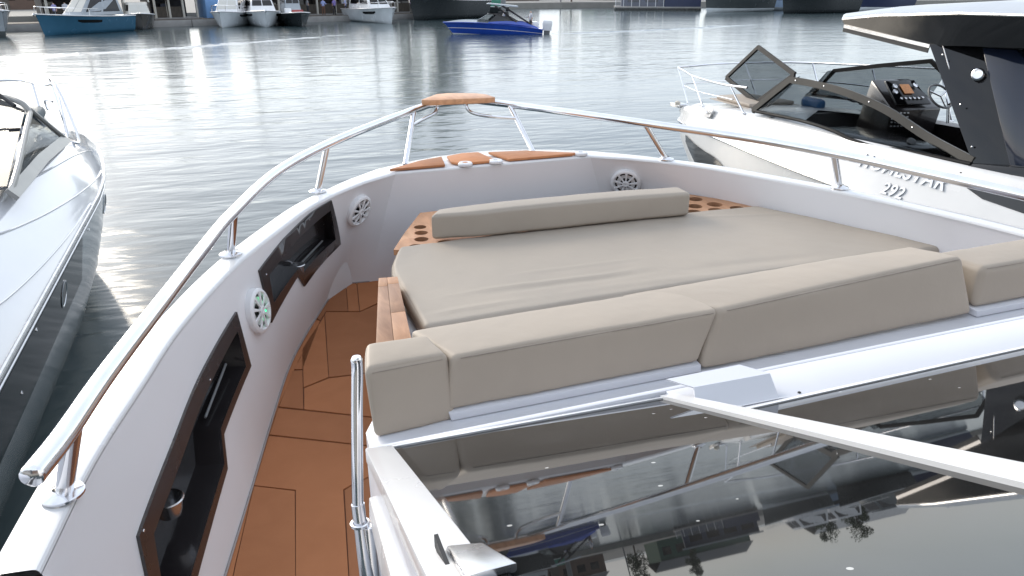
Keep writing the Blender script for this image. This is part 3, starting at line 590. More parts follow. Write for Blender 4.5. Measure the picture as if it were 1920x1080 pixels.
for y in ys:
    _, hb, zr, hd, zd = dst(y); rk = (12.02 - y); st = max(0, 1 - rk / 1.6)
    wl = hb * (.62 if rk > 1.5 else .62 * rk / 1.5); yy = y - st * .9; ch = hb * (.84 if rk > 1.5 else .4 + .44 * rk / 1.5)
    row = [(0, y - st * 1.25, -.35), (wl * .8, yy, -.05), (ch, y - st * .55, .38), (hb * .965, y - st * .12, .95), (hb, y, zr)]
    hs_.append([(DX - x, yv, z) for x, yv, z in reversed(row)] + [(DX + x, yv, z) for x, yv, z in row[1:]])
    top = [(hb, zr + .015), (hb - .03, zr + .08), (hd + (hb - hd) * .45, zr + (zd - zr) * .62), (hd + .03, zd - .03), (hd, zd), (hd - .12 if y > 8.4 else hd - .09, zd + .018)]
    if y > 8.4: top.append((0, zd + .05 if hb > .3 else zd + .01))
    else: top.append((hd - .13, zd - .02))
    dk.append((y, top))
part('hull', G().loft(hs_).add([hs_[-1][i] for i in range(9)], [tuple(range(9))])  , gel2, dom, ang=40)
gd = G()
for sg in (-1, 1):
    rows = [[(DX + sg * max(x, 0), y, z) for x, z in t] for y, t in dk]
    gd.loft(rows)
part('deck', gd  , gel2, dom, ang=38)
part('rub_rail', G().tube([(DX - dst(y)[1] - .012, y, dst(y)[2]) for y in ys], .020, 8).tube([(DX + dst(y)[1] + .012, y, dst(y)[2]) for y in ys], .020, 8), steel, dom)
# cockpit well
part('cockpit_floor', G().box((DX - .98, 2.5, .95), (DX + .98, 8.4, 1.0)), teak_dk, dom)
part('cockpit_lining', G().loft([[(DX - .91, 8.4, 1.85), (DX - .93, 8.4, .98)], [(DX - .93, 2.5, 1.82), (DX - .95, 2.5, .98)]]).loft([[(DX + .91, 8.4, 1.85), (DX + .93, 8.4, .98)], [(DX + .93, 2.5, 1.82), (DX + .95, 2.5, .98)]]), black, dom)
part('cockpit_bulkhead', G().box((DX - .9, 8.38, .98), (DX + .9, 8.46, 1.86)), grey_pl, dom)
cream = mat('cream_vinyl', (.55, .51, .44), .5, var=(6, .05))
part('bench', G().box((DX - .88, 6.3, 1.0), (DX - .35, 8.2, 1.52)), cream, dom, bevel=.05)
part('foredeck_pad', G().prism([(DX - .5, 9.4), (DX - .38, 10.6), (DX + .38, 10.6), (DX + .5, 9.4)], 1.79, 1.80), mat('sand_pad', (.42, .36, .30), .6, var=(5, .06)), dom, bevel=.02)
part('foredeck_cushion', G().prism([(DX - .42, 9.5), (DX - .32, 10.5), (DX + .32, 10.5), (DX + .42, 9.5)], 1.80, 1.86), mat('sand_pad', (.42, .36, .30), .6), dom, bevel=.025)
# near side screen
wb = [(6.80, 8.78, 1.885), (6.74, 7.75, 1.915), (6.70, 7.12, 1.895), (6.68, 6.74, 1.845), (6.68, 6.41, 1.84), (6.68, 5.83, 1.87), (6.68, 5.20, 1.89)]
wt = [(6.90, 8.21, 2.36), (6.90, 7.83, 2.36), (6.88, 7.24, 2.33), (6.85, 6.53, 2.22), (6.80, 5.85, 2.03), (6.70, 5.20, 1.915)]
outl = [wb[0]] + wt + list(reversed(wb[1:-1]))
near_scr = part('side_screen', G().slab(outl, (.008, 0, .002)), glass_t, dom, smooth=False)
fr_m = mat('bronze_anodised_frame', (.035, .033, .030), .4, var=(8, .1), spec=.2); frame_k = mat('matt_black_frame', (.010, .010, .011), .5, var=(8, .15), spec=.12)
top_path = spline([wb[0]] + [wt[0]], 4)[:-1] + spline(wt, 6)
def flatbar(path, w, th, nv):
    s_ = []
    nv = Vector(nv)
    for i, p in enumerate(path):
        t = (path[min(i + 1, len(path) - 1)] - path[max(i - 1, 0)]).normalized(); b = t.cross(nv).normalized()
        s_.append([p + b * w + nv * th, p - b * w + nv * th, p - b * w - nv * th, p + b * w - nv * th])
    return G().loft(s_, closed=True, caps=True)
part('screen_frame', flatbar(top_path, .042, .02, (-.97, 0, .2)), fr_m, near_scr)
part('screen_gasket', G().tube(spline(wb, 6), .022, 8), frame_k, near_scr)
for p in [top_path[6], top_path[13], top_path[20], top_path[26]]: part('rivet', G().lathe(p + Vector((-.022, 0, .005)), (-1, 0, .2), [(.010, 0), (.008, .004), (.001, .006)], 8), steel, near_scr)
# far side screen
fo = [(8.52, 9.6, 1.93), (8.50, 9.18, 2.33), (8.56, 8.4, 2.47), (8.60, 7.6, 2.60), (8.66, 7.4, 2.45), (8.62, 7.55, 2.10), (8.60, 8.6, 1.97)]
far_scr = part('side_screen', G().slab(fo, (.008, 0, 0)), glass_t, dom, smooth=False)
part('screen_frame', flatbar([Vector(p) for p in fo[:5]], .028, .016, (1, 0, 0)), frame_k, far_scr)
part('screen_gasket', G().tube([fo[0], fo[6], fo[5]], .024, 8), black, far_scr)
part('front_screen', G().slab([(6.83, 8.74, 1.90), (7.25, 8.98, 1.90), (7.3, 8.5, 2.36), (6.92, 8.22, 2.36)], (0, .008, .004)), glass_t, dom, smooth=False)
part('front_screen', G().slab([(8.15, 9.35, 1.92), (8.52, 9.58, 1.93), (8.50, 9.2, 2.33), (8.12, 8.9, 2.36)], (0, .008, .004)), glass_t, dom, smooth=False)
# open centre screen
ho = [Vector(p) for p in ((7.90, 10.25, 2.61), (7.60, 8.97, 2.33), (7.60, 9.75, 1.83), (7.90, 11.01, 2.06))]
hat = part('open_screen_door', G().slab(ho, (.006, .004, .004)), glass_t, dom, smooth=False)
for a, b in zip(ho, ho[1:] + ho[:1]):
    nrm = (ho[1] - ho[0]).cross(ho[3] - ho[0]).normalized(); part('door_frame', flatbar([a, b], .033, .016, nrm), frame_k, hat)
# bow rail
r1 = spline([(7.62, 12.10, 2.14), (7.47, 11.62, 2.12), (7.25, 11.02, 2.11), (6.95, 9.83, 2.13), (6.84, 9.02, 2.17)], 6)
r2 = spline([(7.62, 12.10, 2.14), (7.85, 11.95, 2.17), (8.10, 11.51, 2.24), (8.45, 10.6, 2.33), (8.62, 9.89, 2.38), (8.72, 8.9, 2.43), (8.80, 7.5, 2.5)], 6)
drl = part('bow_rail', G().tube(r1, .016, 10).tube(r2, .016, 10), steel, dom)
part('mid_rail', G().tube(spline([(7.61, 11.83, 1.85), (7.25, 10.82, 1.88), (6.95, 9.47, 1.94)], 6), .010, 8).tube(spline([(7.61, 11.84, 1.88), (8.10, 11.3, 1.97), (8.5, 10.3, 2.08), (8.66, 9.2, 2.14), (8.74, 7.9, 2.16)], 6), .010, 8), steel, drl)
for b, t in (((7.62, 11.68, 1.56), (7.61, 12.08, 2.13)), ((7.15, 10.51, 1.68), (7.25, 11.05, 2.11)), ((6.86, 9.05, 1.80), (6.90, 9.50, 2.14)), ((8.3, 10.6, 1.70), (8.28, 11.05, 2.28)), ((8.58, 9.4, 1.80), (8.62, 9.8, 2.38)), ((8.66, 8.3, 1.86), (8.72, 8.7, 2.44)), ((8.72, 7.2, 1.87), (8.79, 7.6, 2.5))):
    part('stanchion', G().tube([b, t], .013, 8), steel, drl); part('foot', G().lathe(b, (0, 0, 1), [(.03, 0), (.03, .008), (.014, .02)], 12), steel, drl)
part('aft_grab_rail', G().tube([(8.3, 6.6, 2.42), (8.2, 6.1, 2.2), (8.15, 5.4, 1.9)], .018, 10), steel, dom)
part('bow_roller', G().box((7.52, 11.8, 1.46), (7.72, 12.12, 1.52)), steel_dull, dom, bevel=.01)
part('anchor_chock', G().lathe((7.45, 11.75, 1.53), (0, 0, 1), [(.05, 0), (.05, .05), (.02, .07), (.001, .07)], 12), cream, dom)
part('bow_badge', G().slab([(7.03, 10.20, 1.735), (6.965, 9.93, 1.745), (6.93, 9.98, 1.60), (7.0, 10.25, 1.57)], (-.006, 0, .004)), mat('silver_decal', (.42, .42, .43), .4, .3), dom, smooth=False)
part('badge_mark', G().tube([(6.985, 10.17, 1.665), (6.95, 10.10, 1.645), (6.93, 10.0, 1.69)], .009, 6), white_pl, dom)
# hull windows
def side_pt(y, f):   # on the topside between waterline (0) and rub rail (1)
    _, hb, zr, _, _ = dst(y); z = .38 + (zr - .38) * f; rk = 12.02 - y; st = max(0, 1 - rk / 1.6)
    pr = [(hb * (.84 if rk > 1.5 else .4 + .44 * rk / 1.5), .38, y - st * .55), (hb * .965, .95, y - st * .12), (hb, zr, y)]
    for a, b in zip(pr, pr[1:]):
        if z <= b[1] + 1e-6:
            t = (z - a[1]) / (b[1] - a[1]); return Vector((DX - (a[0] + (b[0] - a[0]) * t) - .016, a[2] + (b[2] - a[2]) * t, z))
    return Vector((DX - hb - .016, y, zr))
def side_win(name, lo, hi, mt):
    lo = spline([(*p, 0) for p in lo], 6); hi = spline([(*p, 0) for p in hi], 6); g = G()
    g.loft([[side_pt(a.x + (b.x - a.x) * k / 6, a.y + (b.y - a.y) * k / 6) for a, b in zip(lo, hi)] for k in range(7)]); return part(name, g, mt, dom, ang=60)
side_win('hull_window', [(11.0, .70), (10.6, .50), (10.0, .34), (9.4, .30), (8.7, .34)], [(11.0, .83), (10.6, .78), (10.0, .72), (9.4, .67), (8.7, .40)], black_gloss)
def tops(y, f):
    _, hb, zr, hd, zd = dst(y); pr = [(hb - .03, zr + .08), (hd + (hb - hd) * .45, zr + (zd - zr) * .62), (hd + .03, zd - .03)]
    t = f * 2; a, b = (pr[0], pr[1]) if t <= 1 else (pr[1], pr[2]); t = t if t <= 1 else t - 1
    return Vector((DX - (a[0] + (b[0] - a[0]) * t) - .006, y, a[1] + (b[1] - a[1]) * t))
part('side_vent', G().loft([[tops(5.15, .62), tops(4.9, .45), tops(4.3, .40), tops(3.6, .40)], [tops(5.13, .66), tops(4.9, .66), tops(4.3, .70), tops(3.6, .70)]]), black_gloss, dom, ang=60)
def put_text(body, size, y0, f, name):
    g = text_geo(body, size, .25); o = tops(y0, f); u = (tops(y0 - 1, f) - o).normalized(); w = (tops(y0, f + .1) - o).normalized(); nn = u.cross(w)
    if nn.x > 0: nn = -nn
    g.v = [tuple(o + u * v[0] + w * v[1] + nn * (v[2] + .004)) for v in g.v]; part(name, g, mat('dark_chrome', (.52, .52, .53), .16, .9, var=(9, .1)), dom, smooth=False)
put_text('HOMESTAR', .21, 6.50, .40, 'raised_lettering'); put_text('292', .18, 6.05, .02, 'raised_lettering')
# helm
dash = part('helm_console', G().hexa([(7.75, 7.35, 1.3), (8.55, 7.35, 1.3), (8.55, 7.95, 1.3), (7.75, 7.95, 1.3)], [(7.78, 7.30, 2.06), (8.5, 7.20, 2.06), (8.45, 7.75, 2.38), (7.85, 7.80, 2.38)]), black, dom, bevel=.03)
part('instrument_panel', G().hexa([(7.84, 7.33, 2.10), (8.32, 7.24, 2.10), (8.30, 7.56, 2.36), (7.88, 7.62, 2.36)], [(7.84, 7.30, 2.12), (8.32, 7.21, 2.12), (8.30, 7.53, 2.38), (7.88, 7.59, 2.38)]), black_gloss, dash, bevel=.01)
pu = Vector((.97, -.2, 0)).normalized(); pv = Vector((0, .7, .62)).normalized(); pn = pu.cross(pv); po = Vector((7.86, 7.31, 2.135))
if pn.z < 0: pn = -pn
scrn = [po + pu * a + pv * b + pn * .004 for a, b in ((.17, .15), (.30, .15), (.30, .30), (.17, .30))]
part('chart_screen', G().slab(scrn, pn * .004), mat('amber_screen', (.35, .17, .07), .3, emit=(.55, .25, .10, .25), var=(40, .3)), dash, smooth=False)
for a, b, r in ((.09, .27, .034), (.05, .18, .034), (.38, .28, .034), (.08, .07, .018), (.14, .07, .018), (.20, .07, .018), (.26, .07, .018), (.32, .07, .018), (.38, .08, .018)):
    part('gauge', G().lathe(po + pu * a + pv * b, pn, [(r, 0), (r, .012), (r * .85, .014), (r * .82, .008), (.001, .008)], 16), [steel], dash)
wc = Vector((8.22, 7.02, 2.24)); wax = Vector((0, -.55, .5)).normalized()
wh = part('steering_wheel', G().tube([wc + (Vector((1, 0, 0)) * math.cos(a) + wax.cross(Vector((1, 0, 0))) * math.sin(a)) * .17 for a in [2 * math.pi * k / 24 for k in range(25)]], .014, 8), grey_pl, dash)
for k in range(3): a = k * 2.09 + .5; part('wheel_spoke', G().tube([wc, wc + (Vector((1, 0, 0)) * math.cos(a) + wax.cross(Vector((1, 0, 0))) * math.sin(a)) * .165], .010, 6), steel, wh)
part('throttle_lever', G().tube([(8.42, 7.0, 1.9), (8.42, 7.05, 2.12), (8.40, 6.98, 2.16)], .02, 8), steel, dash)
for k in range(4):
    for j in range(5): part('switch', G().box((7.80 + .045 * j, 7.28 - .012 * j, 1.86 + .05 * k), (7.815 + .045 * j, 7.30 - .012 * j, 1.875 + .05 * k)), white_pl, dash)
part('helm_seat', G().box((7.9, 5.6, 1.0), (8.55, 6.3, 1.6)).box((7.9, 5.45, 1.6), (8.55, 5.65, 2.1)), black, dom, bevel=.05)
part('speaker_ring', G().lathe((7.25, 6.45, 1.84), (-.2, -.6, .7), [(.05, 0), (.05, .02), (.03, .03), (.001, .03)], 16), white_pl, dom)
part('side_locker', G().box((7.0, 6.2, 1.0), (7.55, 7.6, 1.82)), black, dom, bevel=.03)
part('side_tray', G().box((6.86, 5.1, 1.84), (7.05, 5.6, 1.88)), cream, dom, bevel=.01)
# hardtop: shell, underside, trim, pillars
ht = part('hardtop', G().loft([[(DX - .72, 7.52, 3.16), (DX - .4, 7.85, 3.19), (DX, 7.98, 3.2), (DX + .4, 7.85, 3.19), (DX + .72, 7.52, 3.16)], [(DX - .80, 6.9, 3.22), (DX - .42, 7.0, 3.29), (DX, 7.0, 3.31), (DX + .42, 7.0, 3.29), (DX + .80, 6.9, 3.22)],
     [(DX - .88, 5.8, 3.27), (DX - .45, 5.8, 3.36), (DX, 5.8, 3.38), (DX + .45, 5.8, 3.36), (DX + .88, 5.8, 3.27)], [(DX - .92, 3.6, 3.28), (DX - .48, 3.6, 3.38), (DX, 3.6, 3.40), (DX + .48, 3.6, 3.38), (DX + .92, 3.6, 3.28)]]), mat('grey_hardtop', (.34, .35, .37), .35, coat=.3, var=(3, .06)), dom, ang=50)
part('hardtop_trim', G().tube([(DX - .92, 3.6, 3.265), (DX - .89, 5.8, 3.255), (DX - .81, 6.9, 3.20), (DX - .73, 7.52, 3.14), (DX - .4, 7.86, 3.165), (DX, 8.0, 3.175), (DX + .4, 7.86, 3.165), (DX + .73, 7.52, 3.14), (DX + .81, 6.9, 3.2), (DX + .92, 3.6, 3.265)], .016, 8), steel, ht)
lo = [(-.92, 3.6, 3.25), (-.89, 5.8, 3.24), (-.81, 6.9, 3.185), (-.73, 7.52, 3.125)]; lw = [(-.80, 3.6, 3.02), (-.84, 5.7, 2.955), (-.83, 6.12, 2.93), (-.71, 7.5, 3.065)]
part('hardtop_fascia', G().loft([[(DX + x, y, z) for x, y, z in lo], [(DX + x, y, z) for x, y, z in lw], [(DX + x * .55, min(y, 7.3), z + .06) for x, y, z in lw], [(DX - x * .55, min(y, 7.3), z + .06) for x, y, z in lw], [(DX - x, y, z) for x, y, z in lw], [(DX - x, y, z) for x, y, z in lo]]), black_gloss, ht, ang=30)
part('hardtop_edge_strip', flatbar([Vector((DX - .715, 7.5, 3.06)), Vector((DX - .835, 6.12, 2.925))], .018, .006, (-1, 0, 0)), steel, ht)
part('hardtop_mesh_strip', flatbar([Vector((DX - .70, 7.52, 3.025)), Vector((DX - .82, 6.14, 2.885))], .028, .006, (-1, 0, 0)), rubber, ht)
part('hardtop_front_lip', G().hexa([(DX - .71, 7.5, 3.06), (DX + .71, 7.5, 3.06), (DX + .71, 7.45, 3.05), (DX - .71, 7.45, 3.05)], [(DX - .73, 7.53, 3.13), (DX + .73, 7.53, 3.13), (DX + .73, 7.46, 3.13), (DX - .73, 7.46, 3.13)]), black, ht)
for b in ((7.02, 6.85), (7.05, 6.3), (6.9, 5.8)): part('bolt', G().lathe((b[0], b[1], 3.27), (0, 0, 1), [(.015, 0), (.012, .01), (.001, .012)], 8), steel, ht)
for sg in (-1, 1):
    X = lambda x: DX + sg * x
    pl = part('hardtop_pillar', G().hexa([(X(1.02), 5.17, 1.87), (X(.66), 4.2, 1.60), (X(.56), 4.2, 1.60), (X(.90), 5.17, 1.87)], [(X(.86), 6.12, 2.95), (X(.56), 5.35, 2.98), (X(.46), 5.35, 2.98), (X(.76), 6.12, 2.95)]), black_gloss, dom, bevel=.012)
    part('pillar_wing', G().hexa([(X(.93), 4.75, 1.70), (X(.80), 3.3, 1.60), (X(.70), 3.3, 1.60), (X(.80), 4.75, 1.70)], [(X(.72), 5.62, 2.95), (X(.66), 5.30, 2.95), (X(.56), 5.30, 2.95), (X(.60), 5.62, 2.95)]), mat('dark_gloss_sky_tint', (.010, .014, .028), .07), pl, bevel=.015)  # navy put into the gloss colour for the sky mirrored in the wing
    part('lower_fairing', G().hexa([(X(1.10), 5.25, 1.80), (X(.92), 3.4, 1.55), (X(.8), 3.4, 1.55), (X(.9), 5.25, 1.80)], [(X(1.02), 5.20, 1.90), (X(.8), 3.4, 2.1), (X(.7), 3.4, 2.1), (X(.88), 5.20, 1.90)]), black_gloss, pl, bevel=.01)
    part('pillar_trim', G().tube([(X(.97), 5.0, 1.80), (X(.86), 5.74, 2.62), (X(.82), 5.98, 2.95)], .006, 6), steel_dull, pl)
    part('lamp_emblem', G().lathe((X(.80), 5.52, 2.70), (sg * .88, -.42, .2), [(.06, 0), (.058, .02), (.045, .03), (.03, .026), (.001, .028)], 20), steel, pl)
    for q in ((X(.905), 5.88, 2.86), (X(.97), 5.5, 2.42), (X(1.0), 5.25, 2.05)): part('bolt', G().lathe(q, (sg, 0, .1), [(.01, 0), (.008, .006), (.001, .008)], 8), steel, pl)
solo('mooring_line', G().tube(spline([(3.0, 4.45, 1.6), (4.2, 6.2, 1.05), (6.0, 8.8, .55), (7.35, 10.9, .25)], 8), .008, 6), mat('black_rope', (.03, .03, .032), .9, bump=(90, .5, .004)), 'thin black mooring line running down beside the hardtop cruiser bow', 'rope')
solo('fender', cushion((.16, .42, .16), lambda u, v, w: Vector((8.05 + .16 * u, 8.9 + .42 * v, 1.80 + .16 * w)), .07, .0, 0, (4, 6, 4)), mat('blue_fender', (.03, .13, .30), .4, var=(8, .1)), 'small blue fender lying on the foredeck behind the open screen door', 'fender', (8.1, 9.1, 1.8))

# ------------------------------------------------------------------ neighbour to port, bow towards the quay
lb = thing('open_cruiser', 'glossy white open cruiser with curved windscreen, moored close along the port rail', 'motorboat', (-3.1, 7, 0))
LX = -3.1
def lst(y):  # half breadth at rub, z rub, flare below
    hb = 1.6 if y < 8.6 else 1.6 - .34 * ((y - 8.6) / 2.6) ** 1.7
    if y < 3.5: hb = 1.6 - .45 * ((3.5 - y) / 4.5) ** 2
    return hb, 1.40 + .012 * (y - 4.5)
lys = [-.5, .8, 2, 3, 4, 5, 6, 7, 8, 8.6, 9.2, 9.8, 10.4, 10.9, 11.2]
hrows = []; drows = []
for y in lys:
    hb, z = lst(y); q = [(hb, z), (hb - .02, z - .12), (hb - .10, z - .5), (hb - .24, .5), (hb - .40, .12), (hb - .62, -.2)]
    hrows.append([(LX - x, y, zz) for x, zz in reversed(q)] + [(LX + x, y, zz) for x, zz in q][::-1][::-1]) if False else None
    hrows.append([(LX + x, y, zz) for x, zz in q])
    k = 0 if y < 9.8 else (y - 9.8) / 1.4
    up = [(hb, z + .02), (hb - .03, z + .07), (hb - .12, z + .19), (hb - .25, z + .36 - .10 * k), (hb - .34, z + .47 - .22 * k), (hb - .50, z + .56 - .3 * k), (hb - .62, z + .60 - .34 * k)]
    drows.append([(LX + x, y, zz) for x, zz in up])
gh = G()
for sg in (1, -1):
    gh.loft([[(LX + sg * (p[0] - LX), p[1], p[2]) for p in r] for r in hrows])
gh.add([hrows[-1][i] for i in range(6)] + [(2 * LX - p[0], p[1], p[2]) for p in reversed(hrows[-1])], [tuple(range(12))])
part('hull', gh, mat('glossy_hull_mirror_grey', (.30, .32, .33), .08, coat=.6, var=(2, .03)), lb, ang=45)  # white hull; grey put into its colour for the dark water it mirrors
gd = G()
for sg in (1, -1): gd.loft([[(LX + sg * (p[0] - LX), p[1], p[2]) for p in r] for r in drows])
deckm = mat('pearl_deck', (.62, .63, .66), .16, coat=.8, var=(2, .02))
part('side_deck', gd, deckm, lb, ang=60)
part('foredeck', G().loft([[(LX + sg * (lst(y)[0] - .62), y, lst(y)[1] + .60 + (0 if sg else .08)) for sg in (-1, 0, 1)] for y in (-.5, 1.5, 3.5, 5.5, 6.3)]), deckm, lb)
part('rub_rail', G().tube([(LX + lst(y)[0] + .006, y, lst(y)[1] + .02) for y in lys], .016, 8).tube([(LX + lst(y)[0], y, lst(y)[1] - .05) for y in lys], .009, 6), steel_dull, lb)
def dk_pt(y, f):
    hb, z = lst(y); k = 0 if y < 9.8 else (y - 9.8) / 1.4
    up = [(hb, z + .02), (hb - .03, z + .07), (hb - .12, z + .19), (hb - .25, z + .36 - .10 * k), (hb - .34, z + .47 - .22 * k), (hb - .50, z + .56 - .3 * k), (hb - .62, z + .60 - .34 * k)]
    t = f * 6; i = min(int(t), 5); t -= i; a, b = up[i], up[i + 1]; return Vector((LX + a[0] + (b[0] - a[0]) * t + .003, y, a[1] + (b[1] - a[1]) * t + .003))
for path in ([(6.7, .93), (7.0, .78), (7.6, .66), (8.4, .56), (9.2, .47), (10.0, .36), (10.3, .28)], [(5.2, .80), (5.9, .62), (6.5, .48), (7.3, .38), (8.2, .28), (9.0, .20), (9.6, .12)], [(4.2, .55), (4.7, .42), (5.3, .32), (6.2, .22), (7.2, .14), (8.2, .08)]):
    part('deck_crease', G().tube(spline([dk_pt(*p) for p in path], 6), .008, 6), deckm, lb)
def hl_pt(y, f, o=.006):
    hb, z = lst(y); q = [(hb, z), (hb - .02, z - .12), (hb - .10, z - .5), (hb - .24, .5), (hb - .40, .12)]
    zz = z - f; 
    for a, b in zip(q, q[1:]):
        if zz >= b[1]:
            t = (a[1] - zz) / (a[1] - b[1]); return Vector((LX + a[0] + (b[0] - a[0]) * t + o, y, zz))
    return Vector((LX + q[-1][0] + o, y, zz))
hw = part('hull_glass_dark_mirror', G().loft([[hl_pt(y, f) for f in (.085, .2, .32, .44, .54 - .02 * max(0, y - 5.5))] for y in (1.5, 2.5, 3.5, 4.2, 4.8, 5.4, 6.0, 6.5, 6.9, 7.25, 7.5)]), black_gloss, lb, ang=60)  # window strip, drawn longer in black for dark water mirrored in the hull
for y in (6.55, 9.35):
    c = hl_pt(y, .27, .008); nn = (hl_pt(y, .37) - hl_pt(y, .17)).cross(Vector((0, 1, 0))).normalized()
    if nn.x < 0: nn = -nn
    prt = part('porthole', G().lathe(c, nn, [(.115, -.006), (.118, .003), (.108, .006), (.10, .003), (.098, .000)], 28), steel, lb); part('porthole_glass', G().lathe(c, nn, [(.098, .001), (.001, .001)], 24), black_gloss, prt)
for y, f in ((5.05, .36), (5.5, .12), (7.9, .14)): part('hull_fitting', G().lathe(hl_pt(y, f), (1, 0, 0), [(.016, 0), (.014, .004), (.006, .005), (.001, .002)], 12), steel, lb)
part('deck_cleat', G().lathe(dk_pt(5.85, .75), (0, 0, 1), [(.025, 0), (.02, .02), (.03, .03), (.001, .035)], 12), steel_dull, lb)
# windscreen
A_ = Vector((-1.86, 9.3, 1.97)); T_ = Vector((-2.0, 8.9, 2.31)); B_ = Vector((-1.76, 6.75, 2.02))
sp = part('side_screen', G().slab([A_ + Vector((0, -.05, .01)), T_, B_ + Vector((0, .05, .02))], (-.008, 0, 0)), glass_t, lb, smooth=False)
frg = mat('grey_screen_frame', (.26, .26, .25), .35, .35, var=(10, .06))
part('screen_frame', G().tube(spline([A_ + Vector((.01, .12, -.03)), A_ + Vector((0, -.02, .04)), Vector((-1.93, 9.12, 2.16)), T_ + Vector((0, .03, .015))], 5), .028, 8), frg, sp)
part('screen_frame', G().tube(spline([T_, Vector((-1.9, 8.1, 2.23)), Vector((-1.80, 7.2, 2.10)), B_ + Vector((0, -.1, -.02))], 5), .026, 8), frg, sp)
part('screen_sill', flatbar([A_ + Vector((.03, .1, -.03)), Vector((-1.79, 8.0, 2.0)), B_ + Vector((.02, -.15, -.02))], .05, .018, (.75, 0, .66)), frg, sp)
part('front_screen', G().slab([(-1.80, 6.75, 2.03), (-2.04, 8.88, 2.33), (-2.4, 9.2, 2.47), (-3.1, 9.35, 2.55), (-3.1, 6.6, 2.12)], (0, 0, .006)), mat('dark_smoked_glass', (.05, .055, .06), .03, trans=.8, ior=1.12, var=(2, .05)), lb, smooth=False)
part('screen_header', G().tube(spline([T_, Vector((-2.1, 9.03, 2.40)), Vector((-2.35, 9.2, 2.455)), Vector((-3.1, 9.35, 2.56)), Vector((-3.9, 9.2, 2.46))], 6), .028, 8), frg, lb)
part('wiper_arm', G().tube(spline([(-2.05, 8.6, 2.42), (-2.2, 8.75, 2.52), (-2.36, 8.9, 2.66), (-2.6, 9.2, 2.85)], 5), .018, 8), rubber, lb)
# cockpit and stern
dkt = mat('charcoal_vinyl', (.025, .026, .030), .45, var=(8, .15))
part('cockpit_floor', G().box((LX - .95, 6.2, .95), (LX + .95, 10.9, 1.0)), teak_dk, lb)
part('cockpit_lining', G().loft([[(LX + .99, 6.3, 2.0), (LX + .97, 6.3, .98)], [(LX + .98, 9.2, 2.02), (LX + .96, 9.2, .98)], [(LX + .80, 10.6, 1.75), (LX + .78, 10.6, .98)]]), dkt, lb)
part('dashboard', G().hexa([(LX - .9, 6.7, 1.0), (LX + .93, 6.7, 1.0), (LX + .93, 7.4, 1.0), (LX - .9, 7.4, 1.0)], [(LX - .9, 6.6, 1.95), (LX + .97, 6.6, 1.97), (LX + .95, 7.3, 1.80), (LX - .9, 7.3, 1.80)]), dkt, lb, bevel=.03)
part('pilot_seat', G().box((LX + .3, 8.2, 1.0), (LX + .9, 8.8, 1.55)).box((LX + .3, 8.65, 1.5), (LX + .9, 8.85, 2.0)), dkt, lb, bevel=.06)
part('aft_seat_front', G().box((LX - .7, 9.9, 1.0), (LX + .78, 10.2, 1.5)), dkt, lb, bevel=.03)
sm_ = part('sunpad_module', G().hexa([(LX - 1, 10.25, 1.2), (LX + .95, 10.25, 1.2), (LX + .85, 11.0, 1.2), (LX - 1, 11.0, 1.2)], [(LX - 1, 10.35, 1.98), (LX + .92, 10.35, 1.98), (LX + .80, 11.0, 1.98), (LX - 1, 11.0, 1.98)]), deckm, lb, bevel=.06)
part('sunpad_cushion', G().hexa([(LX - 1, 10.3, 1.99), (LX + .90, 10.3, 1.99), (LX + .80, 11.05, 1.99), (LX - 1, 11.05, 1.99)], [(LX - 1, 10.34, 2.10), (LX + .86, 10.34, 2.10), (LX + .78, 11.05, 2.10), (LX - 1, 11.05, 2.10)]), teal, lb, bevel=.04)
part('module_latch', G().box((LX + .5, 10.32, 1.86), (LX + .72, 10.335, 1.875)).box((LX + .70, 10.325, 1.76), (LX + .76, 10.34, 1.78)), black, sm_)
part('swim_step', G().box((-2.25, 10.55, 1.50), (-1.98, 10.95, 1.53)), teak, lb, bevel=.01)
for pth in ([(-1.84, 9.78, 1.83), (-1.80, 9.9, 1.84), (-1.93, 10.3, 2.2), (-2.03, 10.5, 2.42), (-2.1, 10.7, 2.46), (-2.13, 10.8, 2.42), (-2.03, 10.6, 1.80)], [(-1.93, 10.0, 1.80), (-2.0, 10.4, 2.28), (-2.05, 10.55, 2.33)], [(-3.6, 11.3, 2.40), (-2.7, 11.3, 2.40), (-2.45, 11.2, 2.38), (-2.25, 10.9, 2.36), (-2.1, 10.7, 2.40)], [(-2.42, 11.2, 2.38), (-2.36, 11.0, 2.0)], [(-2.25, 10.9, 2.06), (-2.26, 10.9, 2.18), (-2.15, 10.75, 2.18)]):
    part('stern_rail', G().tube(spline(pth, 5), .014, 8), steel, lb)
#FAR
# ------------------------------------------------------------------ far shore: pontoon, quay
wood_dk = mat('weathered_timber', (.10, .085, .07), .8, var=(3, .25), scale=(1, 6, 1))
concrete = mat('pontoon_concrete', (.30, .29, .28), .85, var=(1.5, .15))
paving = mat('quay_paving', (.24, .23, .21), .9, var=(.6, .12))
navy = mat('navy_paint', (.02, .03, .075), .35, var=(3, .1)); lightblue = mat('light_blue_panel', (.20, .38, .68), .5, var=(2, .05))
def P3(x, y, z): return (x, y, z)
solo('quay', G().prism([(-260, 40), (-60, 66), (-30, 80), (24, 100.5), (38, 125), (56, 128), (120, 122), (300, 112), (500, 500), (-500, 500)], -1, .95), paving, 'paved quay behind the far pontoons', 'quay', kind='structure', smooth=False)
dd = Vector((54, 20.5, 0)).normalized(); dn = Vector((-dd.y, dd.x, 0)); d0 = Vector((-30, 71, 0))
def dock(a, b, w=3.2): return [d0 + dd * a, d0 + dd * b, d0 + dd * b + dn * w, d0 + dd * a + dn * w]
pon = thing('floating_pontoon', 'grey floating pontoon where the far boats lie bow out', 'pontoon', tuple(d0))
